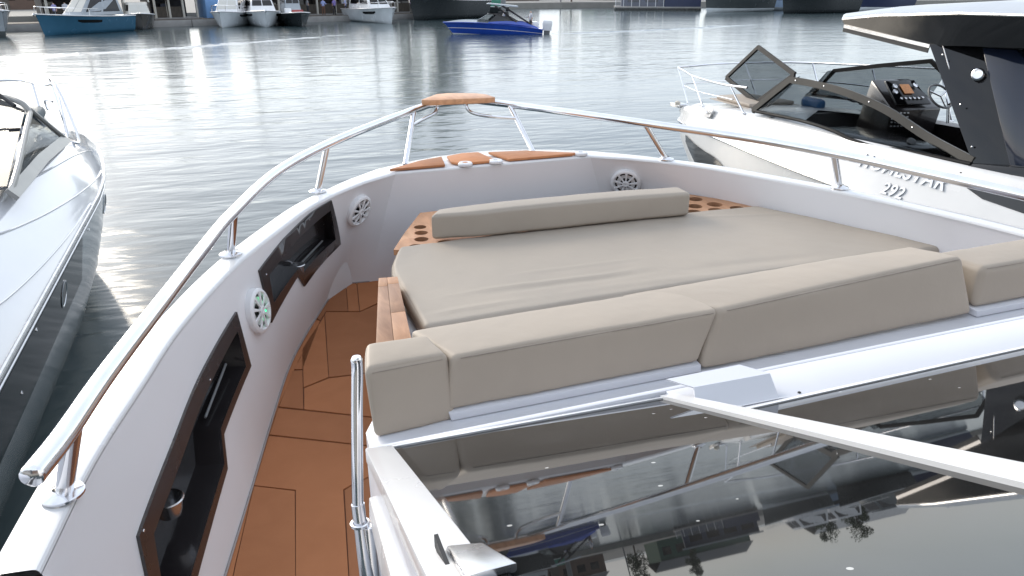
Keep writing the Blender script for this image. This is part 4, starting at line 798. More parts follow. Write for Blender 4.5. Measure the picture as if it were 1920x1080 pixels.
for k in range(6):
    q = dock(k * 9.6 + .03, (k + 1) * 9.6 - .03); part('pontoon_section', G().prism([(p.x, p.y) for p in q], -.25, .58), concrete, pon, bevel=.03)
    q = dock(k * 9.6 + .1, (k + 1) * 9.6 - .1, 3.1); part('deck_boards', G().prism([(p.x, p.y + .05) for p in q], .585, .62), wood_dk, pon)
# ------------------------------------------------------------------ people (small, far away)
skin_m = [mat('skin', (.45, .27, .19), .6, var=(20, .05)), mat('hair_dark', (.02, .015, .012), .7)]
CL = {}
def cloth(n, c):
    if n not in CL: CL[n] = mat('cloth_' + n, c, .8, var=(12, .08))
    return CL[n]
BODY = {}
def body_mesh(pose):
    if pose in BODY: return BODY[pose]
    me = bpy.data.meshes.new('person')
    if pose == 'sit':
        V = [(0, 0, .55), (0, -.02, .8), (0, 0, 1.05), (0, .01, 1.2), (0, .03, 1.32), (.10, .05, .52), (.12, .45, .52), (.12, .48, .08), (.12, .6, .03), (-.10, .05, .52), (-.12, .45, .52), (-.12, .48, .08), (-.12, .6, .03), (.2, 0, 1.06), (.27, .12, .84), (.16, .38, .88), (-.2, 0, 1.06), (-.27, .12, .84), (-.16, .38, .88)]
    else:
        a = .22 if pose == 'stand' else .30; h = .05 if pose == 'stand' else .30
        V = [(0, 0, .95), (0, 0, 1.15), (0, 0, 1.38), (0, 0, 1.50), (0, .015, 1.63), (.09, 0, .90), (.11, .02, .50), (.12, -.02, .09), (.13, .13, .03), (-.09, 0, .90), (-.12, .04, .50), (-.13, 0, .09), (-.14, .14, .03), (.19, 0, 1.40), (a, -.02, 1.14), (a - .02, .06 + h, .92 + h), (-.19, 0, 1.40), (-.24, -.02, 1.14), (-.22, .07, .90)]
    Ed = [(0, 1), (1, 2), (2, 3), (3, 4), (0, 5), (5, 6), (6, 7), (7, 8), (0, 9), (9, 10), (10, 11), (11, 12), (2, 13), (13, 14), (14, 15), (2, 16), (16, 17), (17, 18)]
    Rr = [.15, .14, .16, .06, .10, .10, .07, .05, .045, .10, .07, .05, .045, .065, .048, .04, .065, .048, .04]
    me.from_pydata(V, Ed, []); o = bpy.data.objects.new('person', me); COL.objects.link(o)
    md = o.modifiers.new('skin', 'SKIN'); o.modifiers.new('sub', 'SUBSURF').levels = 1
    for i, r in enumerate(Rr): me.skin_vertices[0].data[i].radius = (r, r * (.78 if i in (0, 1, 2) else 1))
    me.skin_vertices[0].data[0].use_root = True
    m2 = bpy.data.meshes.new_from_object(o.evaluated_get(bpy.context.evaluated_depsgraph_get())); bpy.data.objects.remove(o); m2.name = 'person_body'
    BODY[pose] = m2; return m2
def person(loc, rz, label, shirt, legs, pose='stand', scale=1):
    me = body_mesh(pose).copy(); me.materials.clear()
    for m in (skin_m[0], shirt, legs, skin_m[1]): me.materials.append(m)
    hip = .62 if pose == 'sit' else .97
    for p in me.polygons:
        c = p.center; p.use_smooth = True
        neck = 1.22 if pose == 'sit' else 1.50
        if c.z > neck + .02: p.material_index = 3 if (c.z > neck + .17 or c.y < -.03) else 0
        elif c.z > hip: p.material_index = 0 if (abs(c.x) > .2 and c.z < hip + .2) else 1
        else: p.material_index = 0 if (abs(c.x) > .17 and c.z > .7) else 2
    o = bpy.data.objects.new('person', me); COL.objects.link(o); o.location = loc; o.rotation_euler = (0, 0, rz); o.scale = (scale,) * 3; tag(o, label, 'person', 'people on the far pontoon' if pose != 'sit' else None); return o
# ------------------------------------------------------------------ far boats
def boat_frame(bow, hdg, pitch=0):   # bow at waterline, heading angle in degrees (0 = +Y, positive towards -X)
    return Matrix.Translation((bow[0], bow[1], 0)) @ Matrix.Rotation(R(hdg), 4, 'Z') @ Matrix.Rotation(R(pitch), 4, 'X')
def hull_fn(L_, B, H, sheer=None, pw=3.0, rake=.075):
    def f(t, q):  # t 0 stern..1 bow ; q 0 keel..1 sheer
        k = max(0, (t - .42) / .58); b = B / 2 * (1 - k ** pw) + .01; zs = H * (sheer(t) if sheer else .86 + .22 * t * t)
        rk = q * .06 * L_ * (k ** 2)
        prof = [(0, -.3), (.55, -.12), (.80, .12), (.88, .45), (.96, .78), (1, 1)]
        u = q * 5; i = min(int(u), 4); u -= i; a, c = prof[i], prof[i + 1]; fx = a[0] + (c[0] - a[0]) * u; fz = a[1] + (c[1] - a[1]) * u
        narrow = (1 - .66 * k ** .9 * (1 - q) ** .9); z = fz * zs if fz > 0 else fz
        return Vector((b * fx * narrow, -L_ * (1 - t) - (1 - q) * rake * L_ * k ** 2, z))
    return f
def far_boat(name, label, bow, hdg, L_, B, H, hullc, lowc=None, cab=None, deckc=None, win=None, hwin=None, rail=False, fly=None, group='boats moored on the far side', extra=None, split=.46, pitch=0, **hk):
    fr = boat_frame(bow, hdg, pitch); o = thing(name, label, 'boat', (0, -L_ / 2, 0), fr, group); f = hull_fn(L_, B, H, **hk); deckc = deckc or gel
    ts = [i / 14 for i in range(15)]; qs = [0, .2, .4, .6, .8, 1]
    g = G()
    for sg in (1, -1):
        lo_ = [0, split * .45, split * .85, split]; hi_ = [split, split + (1 - split) * .3, split + (1 - split) * .65, 1]
        g.loft([[Vector((sg * f(t, q).x, f(t, q).y, f(t, q).z)) for q in lo_] for t in ts], 1 if lowc else 0)
        g.loft([[Vector((sg * f(t, q).x, f(t, q).y, f(t, q).z)) for q in hi_] for t in ts], 0)
    tr = [f(0, q) for q in qs]; g.add(tr + [Vector((-p.x, p.y, p.z)) for p in reversed(tr)], [tuple(range(12))])
    part('hull', g, [hullc, lowc or hullc], o, ang=40)
    g = G().loft([[Vector((sg * f(t, 1).x * .995, f(t, 1).y, f(t, 1).z + (.05 if sg == 0 else -.01))) for sg in (-1, 0, 1)] for t in ts]); part('deck', g, deckc, o)
    part('gunwale', G().tube([f(t, 1) for t in ts], .045, 6).tube([Vector((-f(t, 1).x, f(t, 1).y, f(t, 1).z)) for t in ts], .045, 6), deckc, o)
    for (t0, t1, q0, q1) in (hwin or []):
        for sg in (1, -1):
            sec = []
            for i in range(7):
                t = t0 + (t1 - t0) * i / 6; a, b = f(t, q0 + (q1 - q0) * (.45 * (i == 6) + .2 * (i == 0))), f(t, q1); e = Vector((.012, .004, 0))
                sec.append([Vector((sg * (p.x + .012), p.y + .004, p.z)) for p in (a, b)])
            part('hull_window', G().loft(sec), black_gloss, o)
    for (y0, y1, w0, z1, rf, ra, cm, wn) in (cab or []):
        tz = H * .93; yb0, yb1 = -L_ * (1 - y1), -L_ * (1 - y0); w = w0 / 2
        b4 = [(-w, yb1, tz), (w, yb1, tz), (w * .55, yb0, tz), (-w * .55, yb0, tz)] if False else [(-w, yb1, tz), (w, yb1, tz), (w * .82, yb0, tz), (-w * .82, yb0, tz)]
        t4 = [(-w * .86, yb1 + ra, z1), (w * .86, yb1 + ra, z1), (w * .62, yb0 - rf, z1), (-w * .62, yb0 - rf, z1)]
        c_ = part('cabin', G().hexa(b4, t4), cm, o, bevel=.07); Vv = [Vector(p) for p in b4 + t4]
        def quad(i, j, k, l, u0, u1, v0, v1, off):
            def pt(u, v): return Vv[i].lerp(Vv[j], u).lerp(Vv[l].lerp(Vv[k], u), v)
            n_ = (Vv[j] - Vv[i]).cross(Vv[l] - Vv[i]).normalized()
            if n_.dot(pt(.5, .5) - (Vv[0] + Vv[6]) / 2) < 0: n_ = -n_
            return [pt(u0, v0) + n_ * off, pt(u1, v0) + n_ * off, pt(u1, v1) + n_ * off, pt(u0, v1) + n_ * off], n_
        if wn:
            for u0, u1 in ((.06, .48), (.52, .94)):
                q, n_ = quad(3, 2, 6, 7, u0, u1, wn[0], wn[1], .012); part('window', G().slab(q, n_ * .01), black_gloss if wn[2] else mat('pale_screen_cover', (.55, .54, .50), .6), c_, smooth=False)
            for (i, j, k, l) in ((1, 2, 6, 5), (0, 3, 7, 4)):
                for u0, u1 in ((.08, .5), (.55, .92)):
                    q, n_ = quad(i, j, k, l, u0, u1, wn[0], wn[1], .012); part('window', G().slab(q, n_ * .01), black_gloss, c_, smooth=False)
    if fly:
        y0, y1, w, z0, z1, fm = fly; ya, yb = -L_ * (1 - y1), -L_ * (1 - y0); w /= 2
        ht_ = part('hardtop', G().hexa([(-w, yb, z1), (w, yb, z1), (w * .8, ya, z1 - .05), (-w * .8, ya, z1 - .05)], [(-w * .95, yb, z1 + .12), (w * .95, yb, z1 + .12), (w * .75, ya - .1, z1 + .05), (-w * .75, ya - .1, z1 + .05)]), fm, o, bevel=.04)
        for sg in (-1, 1):
            part('hardtop_post', G().tube([(sg * w * .92, yb + .3, z0), (sg * w * .9, yb + .7, z1)], .05, 6), fm, ht_); part('hardtop_post', G().tube([(sg * w * .85, ya, z0), (sg * w * .75, ya - .5, z1)], .04, 6), fm, ht_)
    if rail:
        rp = [Vector((sg * f(t, 1).x * .93, f(t, 1).y, f(t, 1).z + .55)) for sg, t in [(1, .45), (1, .55), (1, .65), (1, .75), (1, .85), (1, .93), (1, .985), (-1, .985), (-1, .93), (-1, .85), (-1, .75), (-1, .65), (-1, .55), (-1, .45)]]
        rr = part('bow_rail', G().tube(rp, .022, 6), steel, o)
        for p in rp[::2]: part('stanchion', G().tube([p, p - Vector((0, 0, .56))], .016, 5), steel, rr)
    if extra: extra(o, f)
    return o
C = lambda n, c, r=.25: mat(n, c, r, coat=.5, var=(1.5, .06))
wh = C('hull_white', (.66, .70, .73)); teal_h = C('hull_petrol', (.035, .12, .20)); dkg = C('hull_graphite', (.055, .065, .068)); brn = C('hull_umber', (.085, .078, .072)); blk = C('hull_black', (.018, .022, .024)); paleb = C('hull_pale_blue', (.30, .40, .55)); silver = C('hull_silver', (.30, .33, .36)); canvas = mat('pale_canvas', (.62, .60, .55), .8, var=(3, .06))
def cleat_line(o, f):
    part('anchor', G().lathe((0, .12, f(1, 1).z - .15), (0, 0, 1), [(.03, 0), (.10, .1), (.04, .22), (.001, .24)], 8), steel_dull, o)
far_boat('cabin_cruiser', 'white topped cruiser with a graphite hull beside the petrol blue one', (-15.4, 67.6), 212, 10.0, 3.3, 1.75, silver, dkg, cab=[(.1, .72, 2.6, 3.0, 1.5, .4, gel, (.25, .85, True))], rail=True, extra=cleat_line)
far_boat('sport_yacht', 'petrol blue hulled sport yacht with a tall pale windscreen', (-13.6, 68.8), 140, 8.2, 3.0, 1.45, teal_h, None, cab=[(.12, .62, 2.6, 2.7, 1.3, .3, silver, (.2, .9, False))], hwin=[(.42, .68, .70, .80)], rail=True, fly=(.1, .5, 2.7, 2.6, 3.9, silver), extra=cleat_line)
far_boat('day_boat', 'small umber hulled day boat under a pale canvas cover', (-6.9, 75.6), 188, 6.4, 2.7, 1.25, brn, None, cab=[(.1, .7, 2.2, 2.2, .9, .2, canvas, (.3, .8, False))], fly=(.1, .55, 2.3, 2.2, 3.2, canvas))
far_boat('cabin_cruiser', 'white cabin cruiser with rounded wheelhouse beside the light blue kiosk', (-.5, 76.2), 167, 8.6, 3.1, 1.32, wh, None, cab=[(.15, .66, 2.6, 2.5, 1.1, .3, gel, (.25, .85, False))], hwin=[(.45, .70, .74, .86)], rail=True, extra=cleat_line)
far_boat('cabin_cruiser', 'white flybridge cruiser, bow straight out, between the wheelhouse cruiser and the black hull', (3.5, 75.6), 181, 10.2, 3.4, 1.36, wh, None, cab=[(.15, .72, 2.9, 2.5, 1.4, .3, gel, (.45, .85, True))], hwin=[(.55, .80, .74, .86)], fly=(.12, .5, 2.8, 2.5, 3.9, gel), extra=cleat_line)
far_boat('work_boat', 'black hulled work boat with red gear on its foredeck', (6.7, 75.9), 186, 7.4, 2.9, 1.2, blk, None, cab=[(.2, .5, 1.9, 2.9, .4, .2, silver, (.5, .9, True))], extra=lambda o, f: (part('red_bundle', G().box((-.6, -2.6, 1.12), (.5, -1.9, 1.45)), mat('red_canvas', (.30, .05, .05), .7, var=(6, .2)), o, bevel=.08), part('gear_crate', G().box((.55, -2.4, 1.12), (1.1, -1.8, 1.6)), white_pl, o, bevel=.03)))
far_boat('cabin_cruiser', 'white cruiser moored alone by the grey pontoon face, dark slit hull windows', (16.0, 79.0), 192, 10.4, 3.5, 1.45, wh, None, cab=[(.15, .70, 2.9, 2.7, 1.3, .3, gel, (.35, .85, True))], hwin=[(.58, .80, .70, .82)], rail=True, fly=(.12, .5, 2.9, 2.7, 4.0, gel), extra=cleat_line)
far_boat('motor_cruiser', 'long black motor cruiser lying behind the blue speedboat', (19.2, 85.8), 128, 13.5, 3.8, 2.3, blk, None, cab=[(.1, .66, 3.0, 3.9, 1.8, .5, silver, (.3, .85, True))], rail=True, fly=(.12, .5, 3.0, 3.9, 5.2, silver), extra=cleat_line)
far_boat('tarped_launch', 'launch under a green tarpaulin beyond the outboard motor', (31.0, 106), 100, 7.0, 2.6, 1.0, blk, None, cab=[(.05, .92, 2.3, 1.8, .8, .3, mat('green_tarp', (.03, .16, .11), .7, var=(3, .15)), None)])
# right-hand group
far_boat('motor_yacht_hull', 'dark hulled yacht with a white bottom and pale stem, next to the railed pontoon', (66.0, 99.3), 100, 13, 4.0, 2.6, dkg, wh, cab=[(.1, .66, 3.2, 4.4, 1.8, .5, gel, (.3, .85, True))], rail=True)
far_boat('motor_yacht_hull', 'pale blue hulled yacht with a dark side window', (75.6, 103.2), 100, 13, 4.0, 2.6, paleb, silver, cab=[(.1, .66, 3.2, 4.4, 1.8, .5, gel, (.3, .85, True))], hwin=[(.35, .72, .72, .9)], rail=True)
far_boat('motor_yacht_hull', 'broad black hulled yacht nearest the cruiser hardtop', (73.0, 91.0), 97, 14, 4.2, 2.5, blk, None, cab=[(.1, .66, 3.2, 4.4, 1.8, .5, dkg, (.3, .85, True))], rail=True)
far_boat('motor_yacht_hull', 'white stemmed navy yacht glimpsed above the cruiser hardtop edge', (90.5, 97.0), 100, 14, 4.2, 2.6, navy, wh, cab=[(.1, .66, 3.2, 4.4, 1.8, .5, gel, (.3, .85, True))], rail=True)
# railed pontoon house on the right
rp = thing('railed_pontoon', 'floating terrace with a white slatted railing and navy screen, beyond the open water', 'pontoon', (59, 110, 0))
ra, rb_ = Vector((58.4, 112.5, 0)), Vector((70.5, 106.5, 0)); rdir = (rb_ - ra).normalized(); rn = Vector((-rdir.y, rdir.x, 0))
def rq(a, b, c, d, z0, z1): return G().prism([(p.x, p.y) for p in (ra + rdir * a + rn * c, ra + rdir * b + rn * c, ra + rdir * b + rn * d, ra + rdir * a + rn * d)], z0, z1)
part('float', rq(0, 13.4, 0, 8, -.2, .35), blk, rp); part('deck_edge', rq(-.1, 13.5, -.1, 8, .36, .58), concrete, rp)
for k in range(7): part('rail_post', rq(k * 1.25, k * 1.25 + .08, 0, .08, .58, 1.75), white_pl, rp)
for k in range(9): part('rail_slat', rq(.02, 7.6, .01, .05, .66 + k * .12, .70 + k * .12), mat('grey_slat', (.34, .35, .38), .6, var=(2, .1)), rp)
part('navy_screen', rq(7.7, 13.3, .02, .1, .58, 1.9), navy, rp); part('cabin_wall', rq(1, 13, 2.5, 7.5, .58, 3.4), navy, rp); part('roof', rq(.5, 13.4, 1.2, 8, 3.42, 3.65), silver, rp)
for k in range(4): part('window', rq(2 + k * 2.8, 4 + k * 2.8, 2.44, 2.48, 1.2, 2.7), black_gloss, rp, smooth=False)
# ------------------------------------------------------------------ blue speedboat under way
bl1 = mat('candy_blue', (.01, .055, .36), .12, coat=1, var=(2, .1)); SBL = 7.9
rv = Vector((math.cos(R(20)), -math.sin(R(20)), 0)); bowp = Vector((16.2, 60.7, .12)); hdgb = 90 - 20 + 3
def sb_extra(o, f):
    part('side_stripe', G().loft([[Vector((f(t, q).x + .015, f(t, q).y, f(t, q).z)) for q in (.655, .68)] for t in [i / 14 for i in range(15)]]).loft([[Vector((-f(t, q).x - .015, f(t, q).y, f(t, q).z)) for q in (.655, .68)] for t in [i / 14 for i in range(15)]]), white_pl, o)
    part('foredeck', G().loft([[Vector((sg * f(t, 1).x * .9, f(t, 1).y, f(t, 1).z + (.20 * math.sin(min(1, (1 - t) * 4) * 1.57) if sg == 0 else .01))) for sg in (-1, -.5, 0, .5, 1)] for t in [.50 + .49 * i / 10 for i in range(11)]]), silver, o)
    part('cockpit_side', G().loft([[(sg * 1.16, y, z0) for y, z0 in ((-7.6, .72), (-6.4, .92), (-5, 1.0), (-3.6, .98))] for sg in (-1,)] + [[(-1.02, y, z0) for y, z0 in ((-7.4, .86), (-6.4, 1.16), (-5, 1.2), (-3.6, 1.08))]]).loft([[(1.16, y, z0) for y, z0 in ((-7.6, .72), (-6.4, .92), (-5, 1.0), (-3.6, .98))], [(1.02, y, z0) for y, z0 in ((-7.4, .86), (-6.4, 1.16), (-5, 1.2), (-3.6, 1.08))]]), bl1, o)
    part('windscreen', G().hexa([(-.95, -3.6, 1.10), (.95, -3.6, 1.10), (.62, -2.7, 1.12), (-.62, -2.7, 1.12)], [(-.85, -4.1, 1.62), (.85, -4.1, 1.62), (.55, -3.55, 1.62), (-.55, -3.55, 1.62)]), glass_t, o)
    part('screen_frame', G().tube([(-.95, -5.9, 1.12), (-.88, -4.3, 1.63), (-.56, -3.56, 1.64), (.56, -3.56, 1.64), (.88, -4.3, 1.63), (.95, -5.9, 1.12)], .035, 6), black, o)
    part('side_glass', G().slab([(-.97, -6.2, 1.1), (-.96, -3.6, 1.08), (-.88, -4.2, 1.6), (-.92, -5.4, 1.5)], (.01, 0, 0)), black_gloss, o, smooth=False); part('side_glass', G().slab([(.97, -6.2, 1.1), (.96, -3.6, 1.08), (.88, -4.2, 1.6), (.92, -5.4, 1.5)], (.01, 0, 0)), black_gloss, o, smooth=False)
    a = part('tower_hardtop', G().hexa([(-.95, -5.9, 2.22), (.95, -5.9, 2.22), (.7, -3.4, 2.38), (-.7, -3.4, 2.38)], [(-.9, -5.9, 2.34), (.9, -5.9, 2.34), (.62, -3.6, 2.46), (-.62, -3.6, 2.46)]), silver, o, bevel=.04)
    for sg in (-1, 1):
        for y0, y1 in ((-6.9, -4.7), (-5.9, -4.1)): part('tower_leg', G().tube([(sg * 1.0, y0, 1.05), (sg * .85, y1, 2.28)], .07, 6), black, a)
    part('emblem', G().slab([(f(.12, .86).x + .02, f(.12, .86).y, .62), (f(.2, .86).x + .02, f(.2, .86).y, .62), (f(.2, .9).x + .02, f(.2, .9).y, .74), (f(.12, .9).x + .02, f(.12, .9).y, .74)], (.005, 0, 0)), white_pl, o, smooth=False)
    m = part('outboard_motor', G().loft([[(x * .22, -SBL - .45 + y * .34, z) for x, y in ((-1, -1), (1, -1), (1.05, .2), (.7, 1), (-.7, 1), (-1.05, .2))] for z in (.55, .8)] + [[(x * .24, -SBL - .45 + y * .38, z) for x, y in ((-1, -1), (1, -1), (1.05, .2), (.7, 1), (-.7, 1), (-1.05, .2))] for z in (1.0, 1.2)] + [[(x * .18, -SBL - .45 + y * .3, 1.32) for x, y in ((-1, -1), (1, -1), (1.05, .2), (.7, 1), (-.7, 1), (-1.05, .2))]], closed=True, caps=True), white_pl, o)
    part('motor_leg', G().hexa([(-.06, -SBL - .55, -.4), (.06, -SBL - .55, -.4), (.06, -SBL - .2, -.4), (-.06, -SBL - .2, -.4)], [(-.14, -SBL - .7, .56), (.14, -SBL - .7, .56), (.14, -SBL - .2, .56), (-.14, -SBL - .2, .56)]), grey_pl, m, bevel=.02)
    part('aft_seat', G().box((-.8, -7.6, .5), (.8, -7.1, 1.2)), white_pl, o, bevel=.06)
    part('motor_decal', G().slab([(.262, -SBL - .6, 1.02), (.262, -SBL - .3, 1.02), (.262, -SBL - .3, 1.08), (.262, -SBL - .6, 1.08)], (.004, 0, 0)), navy, m, smooth=False)
    part('porthole', G().lathe((f(.52, .78).x, f(.52, .78).y, f(.52, .78).z), (1, 0, .1), [(.10, 0), (.10, .02), (.07, .02), (.001, .015)], 14), steel, o)
sb = far_boat('speedboat', 'glossy blue speedboat with black tower and white outboard, crossing the harbour', (bowp.x, bowp.y), hdgb, SBL, 2.5, 1.05, bl1, wh, deckc=bl1, group=None, extra=sb_extra, split=.40, pitch=2.2, sheer=lambda t: .62 + .75 * t * (1.28 - t), pw=1.8, rake=.16)
fr = boat_frame((bowp.x, bowp.y), hdgb, 2.2)
p = fr @ Vector((.35, -4.9, .62)); person(p, R(hdgb), 'person in a white shirt driving the blue speedboat', cloth('white', (.65, .66, .72)), cloth('navy', (.03, .04, .08)), 'sit')
p = fr @ Vector((-.5, -7.0, .35)); person(p, R(hdgb + 20), 'person in a pale shirt standing at the speedboat stern', cloth('pale', (.55, .56, .60)), cloth('dark', (.03, .03, .035)), 'reach')
# mooring pile
mp_ = thing('mooring_pile', 'dark steel mooring pile with a collar behind the speedboat stern', 'pile', (29.6, 84.2, 0))
part('shaft', G().lathe((29.6, 84.2, -1), (0, 0, 1), [(.28, 0), (.28, 4.6), (.24, 4.75), (.001, 4.8)], 16), grey_pl, mp_); part('collar', G().lathe((29.6, 84.2, .5), (0, 0, 1), [(.28, 0), (.62, .02), (.62, .38), (.28, .4)], 16), rubber, mp_)
# ------------------------------------------------------------------ pavilions, people, kiosk
roof_m = mat('white_roof_sheet', (.55, .55, .54), .6, var=(.8, .1)); dark_in = mat('dark_interior', (.045, .04, .038), .8, var=(1.2, .35)); tim = mat('pale_post', (.50, .48, .43), .7, var=(3, .1))
def pavilion(a, b, c, d, h, label, wallm=dark_in, posts=4):
    q = lambda s, t, z: d0 + dd * s + dn * t + Vector((0, 0, z))
    o = thing('pavilion', label, 'pavilion', tuple(q((a + b) / 2, c, .62)), group='pavilions on the far pontoon')
    pr = lambda s0, s1, t0, t1, z0, z1: G().prism([(p.x, p.y) for p in (q(s0, t0, 0), q(s1, t0, 0), q(s1, t1, 0), q(s0, t1, 0))], z0, z1)
    part('floor_slab', pr(a, b, c, d, .60, .72), concrete, o); part('back_wall', pr(a, b, d - .2, d, .72, h), wallm, o)
    part('side_wall', pr(a, a + .12, c + 1, d - .2, .72, h), wallm, o)
    rf = part('roof', G().loft([[q(a - .4, c - .6, h), q(b + .4, c - .6, h)], [q(a - .4, (c + d) / 2, h + .7), q(b + .4, (c + d) / 2, h + .7)], [q(a - .4, d + .4, h), q(b + .4, d + .4, h)]]), roof_m, o)
    part('fascia', pr(a - .4, b + .4, c - .65, c - .58, h - .22, h + .06), roof_m, rf)
    for k in range(posts):
        s_ = a + .1 + (b - a - .3) * k / (posts - 1); part('post', pr(s_, s_ + .18, c, c + .18, .72, h), tim, o)
    random.seed(int(a * 10))
    for k in range(int((b - a) / 1.1)):
        s_ = a + .5 + k * 1.1; part('shelf_unit', pr(s_, s_ + .8, d - .8, d - .3, .72, 1.2 + random.random() * 1.3), [concrete, wood_dk, white_pl, navy, tim][random.randrange(5)], o)
    part('counter', pr(a + .6, b - 1.2, c + 1.2, c + 1.7, .72, 1.7), wood_dk, o)
    return o
pavilion(17, 23.5, 1.6, 5.5, 3.1, 'open pavilion with a pale post behind the petrol blue yacht')
pavilion(26, 30.2, 1.8, 5.5, 3.0, 'small open pavilion between the umber day boat and the blue kiosk')
pavilion(36.5, 50, 2.4, 6.5, 3.2, 'long open pavilion with columns and people behind the black work boat', posts=7)
pavilion(51.5, 57.5, 2.4, 6.5, 3.1, 'open pavilion with red goods between the lone white cruiser and the black one')
q = lambda s, t: d0 + dd * s + dn * t
kio = thing('kiosk', 'light blue boxy kiosk beside the white wheelhouse cruiser', 'kiosk', tuple(q(31.4, 2)))
part('wall', G().prism([(p.x, p.y) for p in (q(30.9, 1.6), q(32.6, 1.6), q(32.6, 4.5), q(30.9, 4.5))], .62, 4.2), lightblue, kio, bevel=.02); part('roof_cap', G().prism([(p.x, p.y) for p in (q(30.8, 1.5), q(32.7, 1.5), q(32.7, 4.6), q(30.8, 4.6))], 4.21, 4.4), silver, kio)
part('hatch', G().prism([(p.x, p.y) for p in (q(31.8, 1.55), q(32.3, 1.55), q(32.3, 1.59), q(31.8, 1.59))], 2.4, 2.9), grey_pl, kio, smooth=False)
brd = thing('sign_board', 'upright light blue board leaning by the pale pavilion post', 'board', tuple(q(20.1, .9))); part('panel', G().prism([(p.x, p.y) for p in (q(19.7, .9), q(20.5, .9), q(20.5, 1.0), q(19.7, 1.0))], .66, 2.2), lightblue, brd); part('foot', G().prism([(p.x, p.y) for p in (q(19.9, .7), q(20.3, .7), q(20.3, 1.2), q(19.9, 1.2))], .62, .66), grey_pl, brd)
ppl = [(17.6, 1.0, 'person in a lilac shirt by the petrol blue yacht stern', 'lilac', (.30, .30, .55), 'dark'), (18.6, 1.6, 'person in white in front of the pale pavilion panel', 'white', (.65, .66, .72), 'navy'),
       (40.3, 1.2, 'person all in black on the grey pontoon', 'black', (.02, .02, .022), 'dark'), (42.0, 2.2, 'person in a grey shirt beside the pontoon column', 'grey', (.25, .25, .27), 'dark'), (43.5, 1.5, 'person in a light blue shirt and brown trousers', 'sky', (.30, .36, .62), 'brown'),
       (45.2, 2.2, 'person in a violet top near the pontoon edge', 'violet', (.25, .20, .50), 'dark'), (46.2, 1.5, 'person in a pale blue shirt by the lone white cruiser', 'iceblue', (.40, .45, .70), 'navy'), (54.6, 1.0, 'person in a mauve top left of the black cruiser', 'mauve', (.25, .20, .28), 'dark'),
       (24.3, 2.0, 'person in brown between the two small pavilions', 'umber', (.20, .12, .08), 'navy')]
legsm = dict(dark=(.025, .025, .03), navy=(.03, .04, .08), brown=(.16, .08, .05))
for i, (a, t, lab, cn, cc_, lg) in enumerate(ppl):
    p = q(a, t); person((p.x, p.y, .62), R(150 + 47 * i), lab, cloth(cn, cc_), cloth(lg, legsm[lg]), 'stand' if i % 2 else 'reach', .97 + .02 * (i % 4))
umb = thing('parasol', 'lilac parasol inside the small pavilion', 'parasol', tuple(q(27.6, 3))); part('pole', G().tube([tuple(q(27.6, 3)) [:2] + (.7,), tuple(q(27.6, 3))[:2] + (2.9,)], .03, 6), tim, umb); part('canopy', G().lathe(tuple(q(27.6, 3))[:2] + (2.9,), (0, 0, -1), [(.02, 0), (.6, .15), (1.1, .42)], 8), mat('lilac_canvas', (.35, .32, .55), .8, var=(4, .05)), umb, smooth=False)
# ------------------------------------------------------------------ buildings and trees behind (seen mirrored in water and glass)
def shed(x, y, w, d, h, rz, wallm, roofc, label):
    fr = Matrix.Translation((x, y, .95)) @ Matrix.Rotation(R(rz), 4, 'Z'); o = thing('boat_shed', label, 'shed', (0, 0, 0), fr)
    part('wall', G().box((-w / 2, -d / 2, 0), (w / 2, d / 2, h)), wallm, o, smooth=False)
    rf = part('roof', G().loft([[(-w / 2 - .4, -d / 2 - .5, h + .01), (w / 2 + .4, -d / 2 - .5, h + .01)], [(-w / 2 - .4, 0, h + d * .22), (w / 2 + .4, 0, h + d * .22)], [(-w / 2 - .4, d / 2 + .5, h + .01), (w / 2 + .4, d / 2 + .5, h + .01)]]), roofc, o)
    n = int(w / 3)
    for k in range(n): part('window', G().box((-w / 2 + .8 + k * 3, -d / 2 - .03, h * .35), (-w / 2 + 2.6 + k * 3, -d / 2 + .02, h * .75)), black_gloss, o, smooth=False)
    part('door', G().box((-.9, -d / 2 - .04, 0), (.9, -d / 2 + .02, 2.2)), wood_dk, o, smooth=False)
brick = mat('brown_render', (.13, .085, .065), .85, var=(1, .15)); greyw = mat('grey_render', (.28, .29, .30), .85, var=(1, .1)); slate = mat('slate_roof', (.09, .095, .10), .7, var=(2, .15)); green = mat('green_cladding', (.05, .10, .075), .8, var=(1, .12))
shed(-26, 112, 20, 7, 3, 20, brick, slate, 'brown shed with a slate roof behind the port pavilions'); shed(14, 122, 18, 7, 3.2, 20, greyw, roof_m, 'grey shed with a white roof behind the long pavilion')
shed(48, 150, 22, 8, 3.4, 4, brick, slate, 'low brown shed at the head of the basin'); shed(82, 150, 20, 9, 4, -8, green, slate, 'green clad shed behind the moored yachts'); shed(124, 150, 22, 9, 4, -12, greyw, roof_m, 'grey shed at the far end of the yacht row')
solo('quay_wall', G().prism([(-120, -60), (-120, -9), (120, -9), (120, -60)], -1, 1.0), paving, 'paved quay behind the moored boats', 'quay', kind='structure', smooth=False)
shed(-34, -26, 40, 14, 8, 180, greyw, slate, 'grey boatyard hall on the near quay'); shed(12, -28, 44, 14, 7, 180, brick, slate, 'brown boatyard hall on the near quay')
leaf = mat('leaf', (.055, .085, .035), .7, var=(.9, .35)); bark = mat('bark', (.10, .08, .06), .9, var=(5, .2))
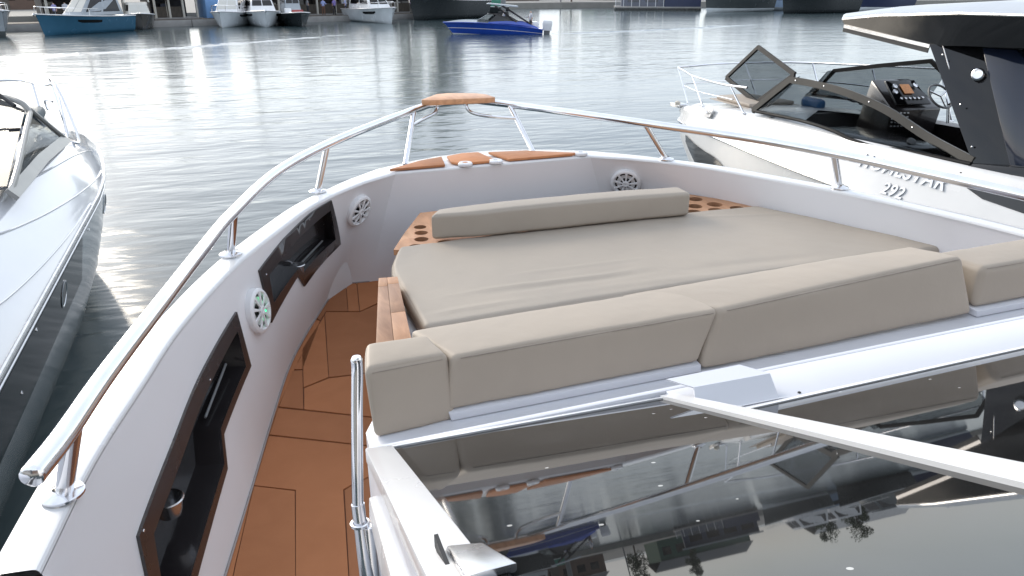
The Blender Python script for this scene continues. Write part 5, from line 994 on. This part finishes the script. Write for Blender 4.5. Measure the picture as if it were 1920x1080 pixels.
def tree_meshes(seed, h, w):
    random.seed(seed); t = G().tube([(0, 0, 0), (.1, .05, h * .3), (-.05, .1, h * .6), (0, 0, h * .9)], [.28, .2, .12, .03], 7)
    for k in range(8):
        a = k * 2.4; z = h * (.3 + .06 * k); t.tube([(0, 0, z), (math.cos(a) * w * .35, math.sin(a) * w * .35, z + h * .1)], [.09, .02], 5)
    c = G(); cl = [(random.uniform(-1, 1) * w * .36, random.uniform(-1, 1) * w * .36, h * random.uniform(.32, .95), random.uniform(.16, .3) * w) for _ in range(26)]
    for _ in range(2600):
        x, y, z, r = random.choice(cl); d = Vector((random.gauss(0, 1), random.gauss(0, 1), random.gauss(0, .8))).normalized() * r * random.uniform(.55, 1.05); p = Vector((x, y, z)) + d
        u = Vector((random.uniform(-1, 1), random.uniform(-1, 1), random.uniform(-.5, .5))).normalized() * .28; v = u.cross(Vector((random.uniform(-1, 1), random.uniform(-1, 1), 1))).normalized() * .16
        c.add([p - u, p + v, p + u, p - v], [(0, 1, 2, 3)])
    return t, c
TM = [tree_meshes(1, 13, 4.2), tree_meshes(5, 10, 5.5)]
TM = [(mesh_of('trunk', a, bark), mesh_of('crown', b, leaf, smooth=False)) for a, b in TM]
for i, (x, y, k, s_, lab) in enumerate([(21.5, 97.5, 0, .95, 'tall narrow tree behind the lone white cruiser'), (26.5, 101, 0, 1.0, 'tall narrow tree near the mooring pile'), (29.0, 103.5, 0, .8, 'slim tree beside the basin corner'), (9.5, 101, 1, .5, 'broad tree behind the long pavilion'), (4, 98, 1, .42, 'broad tree behind the work boat'), (-6, 92, 0, .5, 'narrow tree behind the small pavilion'), (60, 133, 1, .6, 'broad tree at the head of the basin'), (98, 128, 1, .7, 'broad tree behind the navy yacht'), (70, 131, 0, .6, 'narrow tree between the far sheds'), (108, 131, 1, .8, 'large broad tree past the navy yacht')]):
    o = bpy.data.objects.new('tree', None); COL.objects.link(o); o.location = (x, y, .95); o.scale = (s_,) * 3; o.rotation_euler = (0, 0, i * 1.3); tag(o, lab, 'tree', 'trees along the far quay')
    for nm, me in zip(('trunk', 'crown'), TM[k]):
        c = bpy.data.objects.new(nm, me); COL.objects.link(c); c.parent = o
for i, (x, y, lab) in enumerate([(2.5, 90, 'slim lamp mast behind the flybridge cruiser'), (16.5, 93, 'slim lamp mast behind the lone white cruiser'), (-12.5, 82, 'slim lamp mast behind the petrol blue yacht'), (57, 131, 'slim lamp mast at the basin head')]):
    o = thing('lamp_mast', lab, 'mast', (x, y, .6)); part('pole', G().tube([(x, y, .6), (x, y, 13)], [.14, .07], 8), grey_pl, o); part('lamp_head', G().box((x - .5, y - .3, 12.9), (x + .5, y + .1, 13.15)), grey_pl, o, bevel=.03)
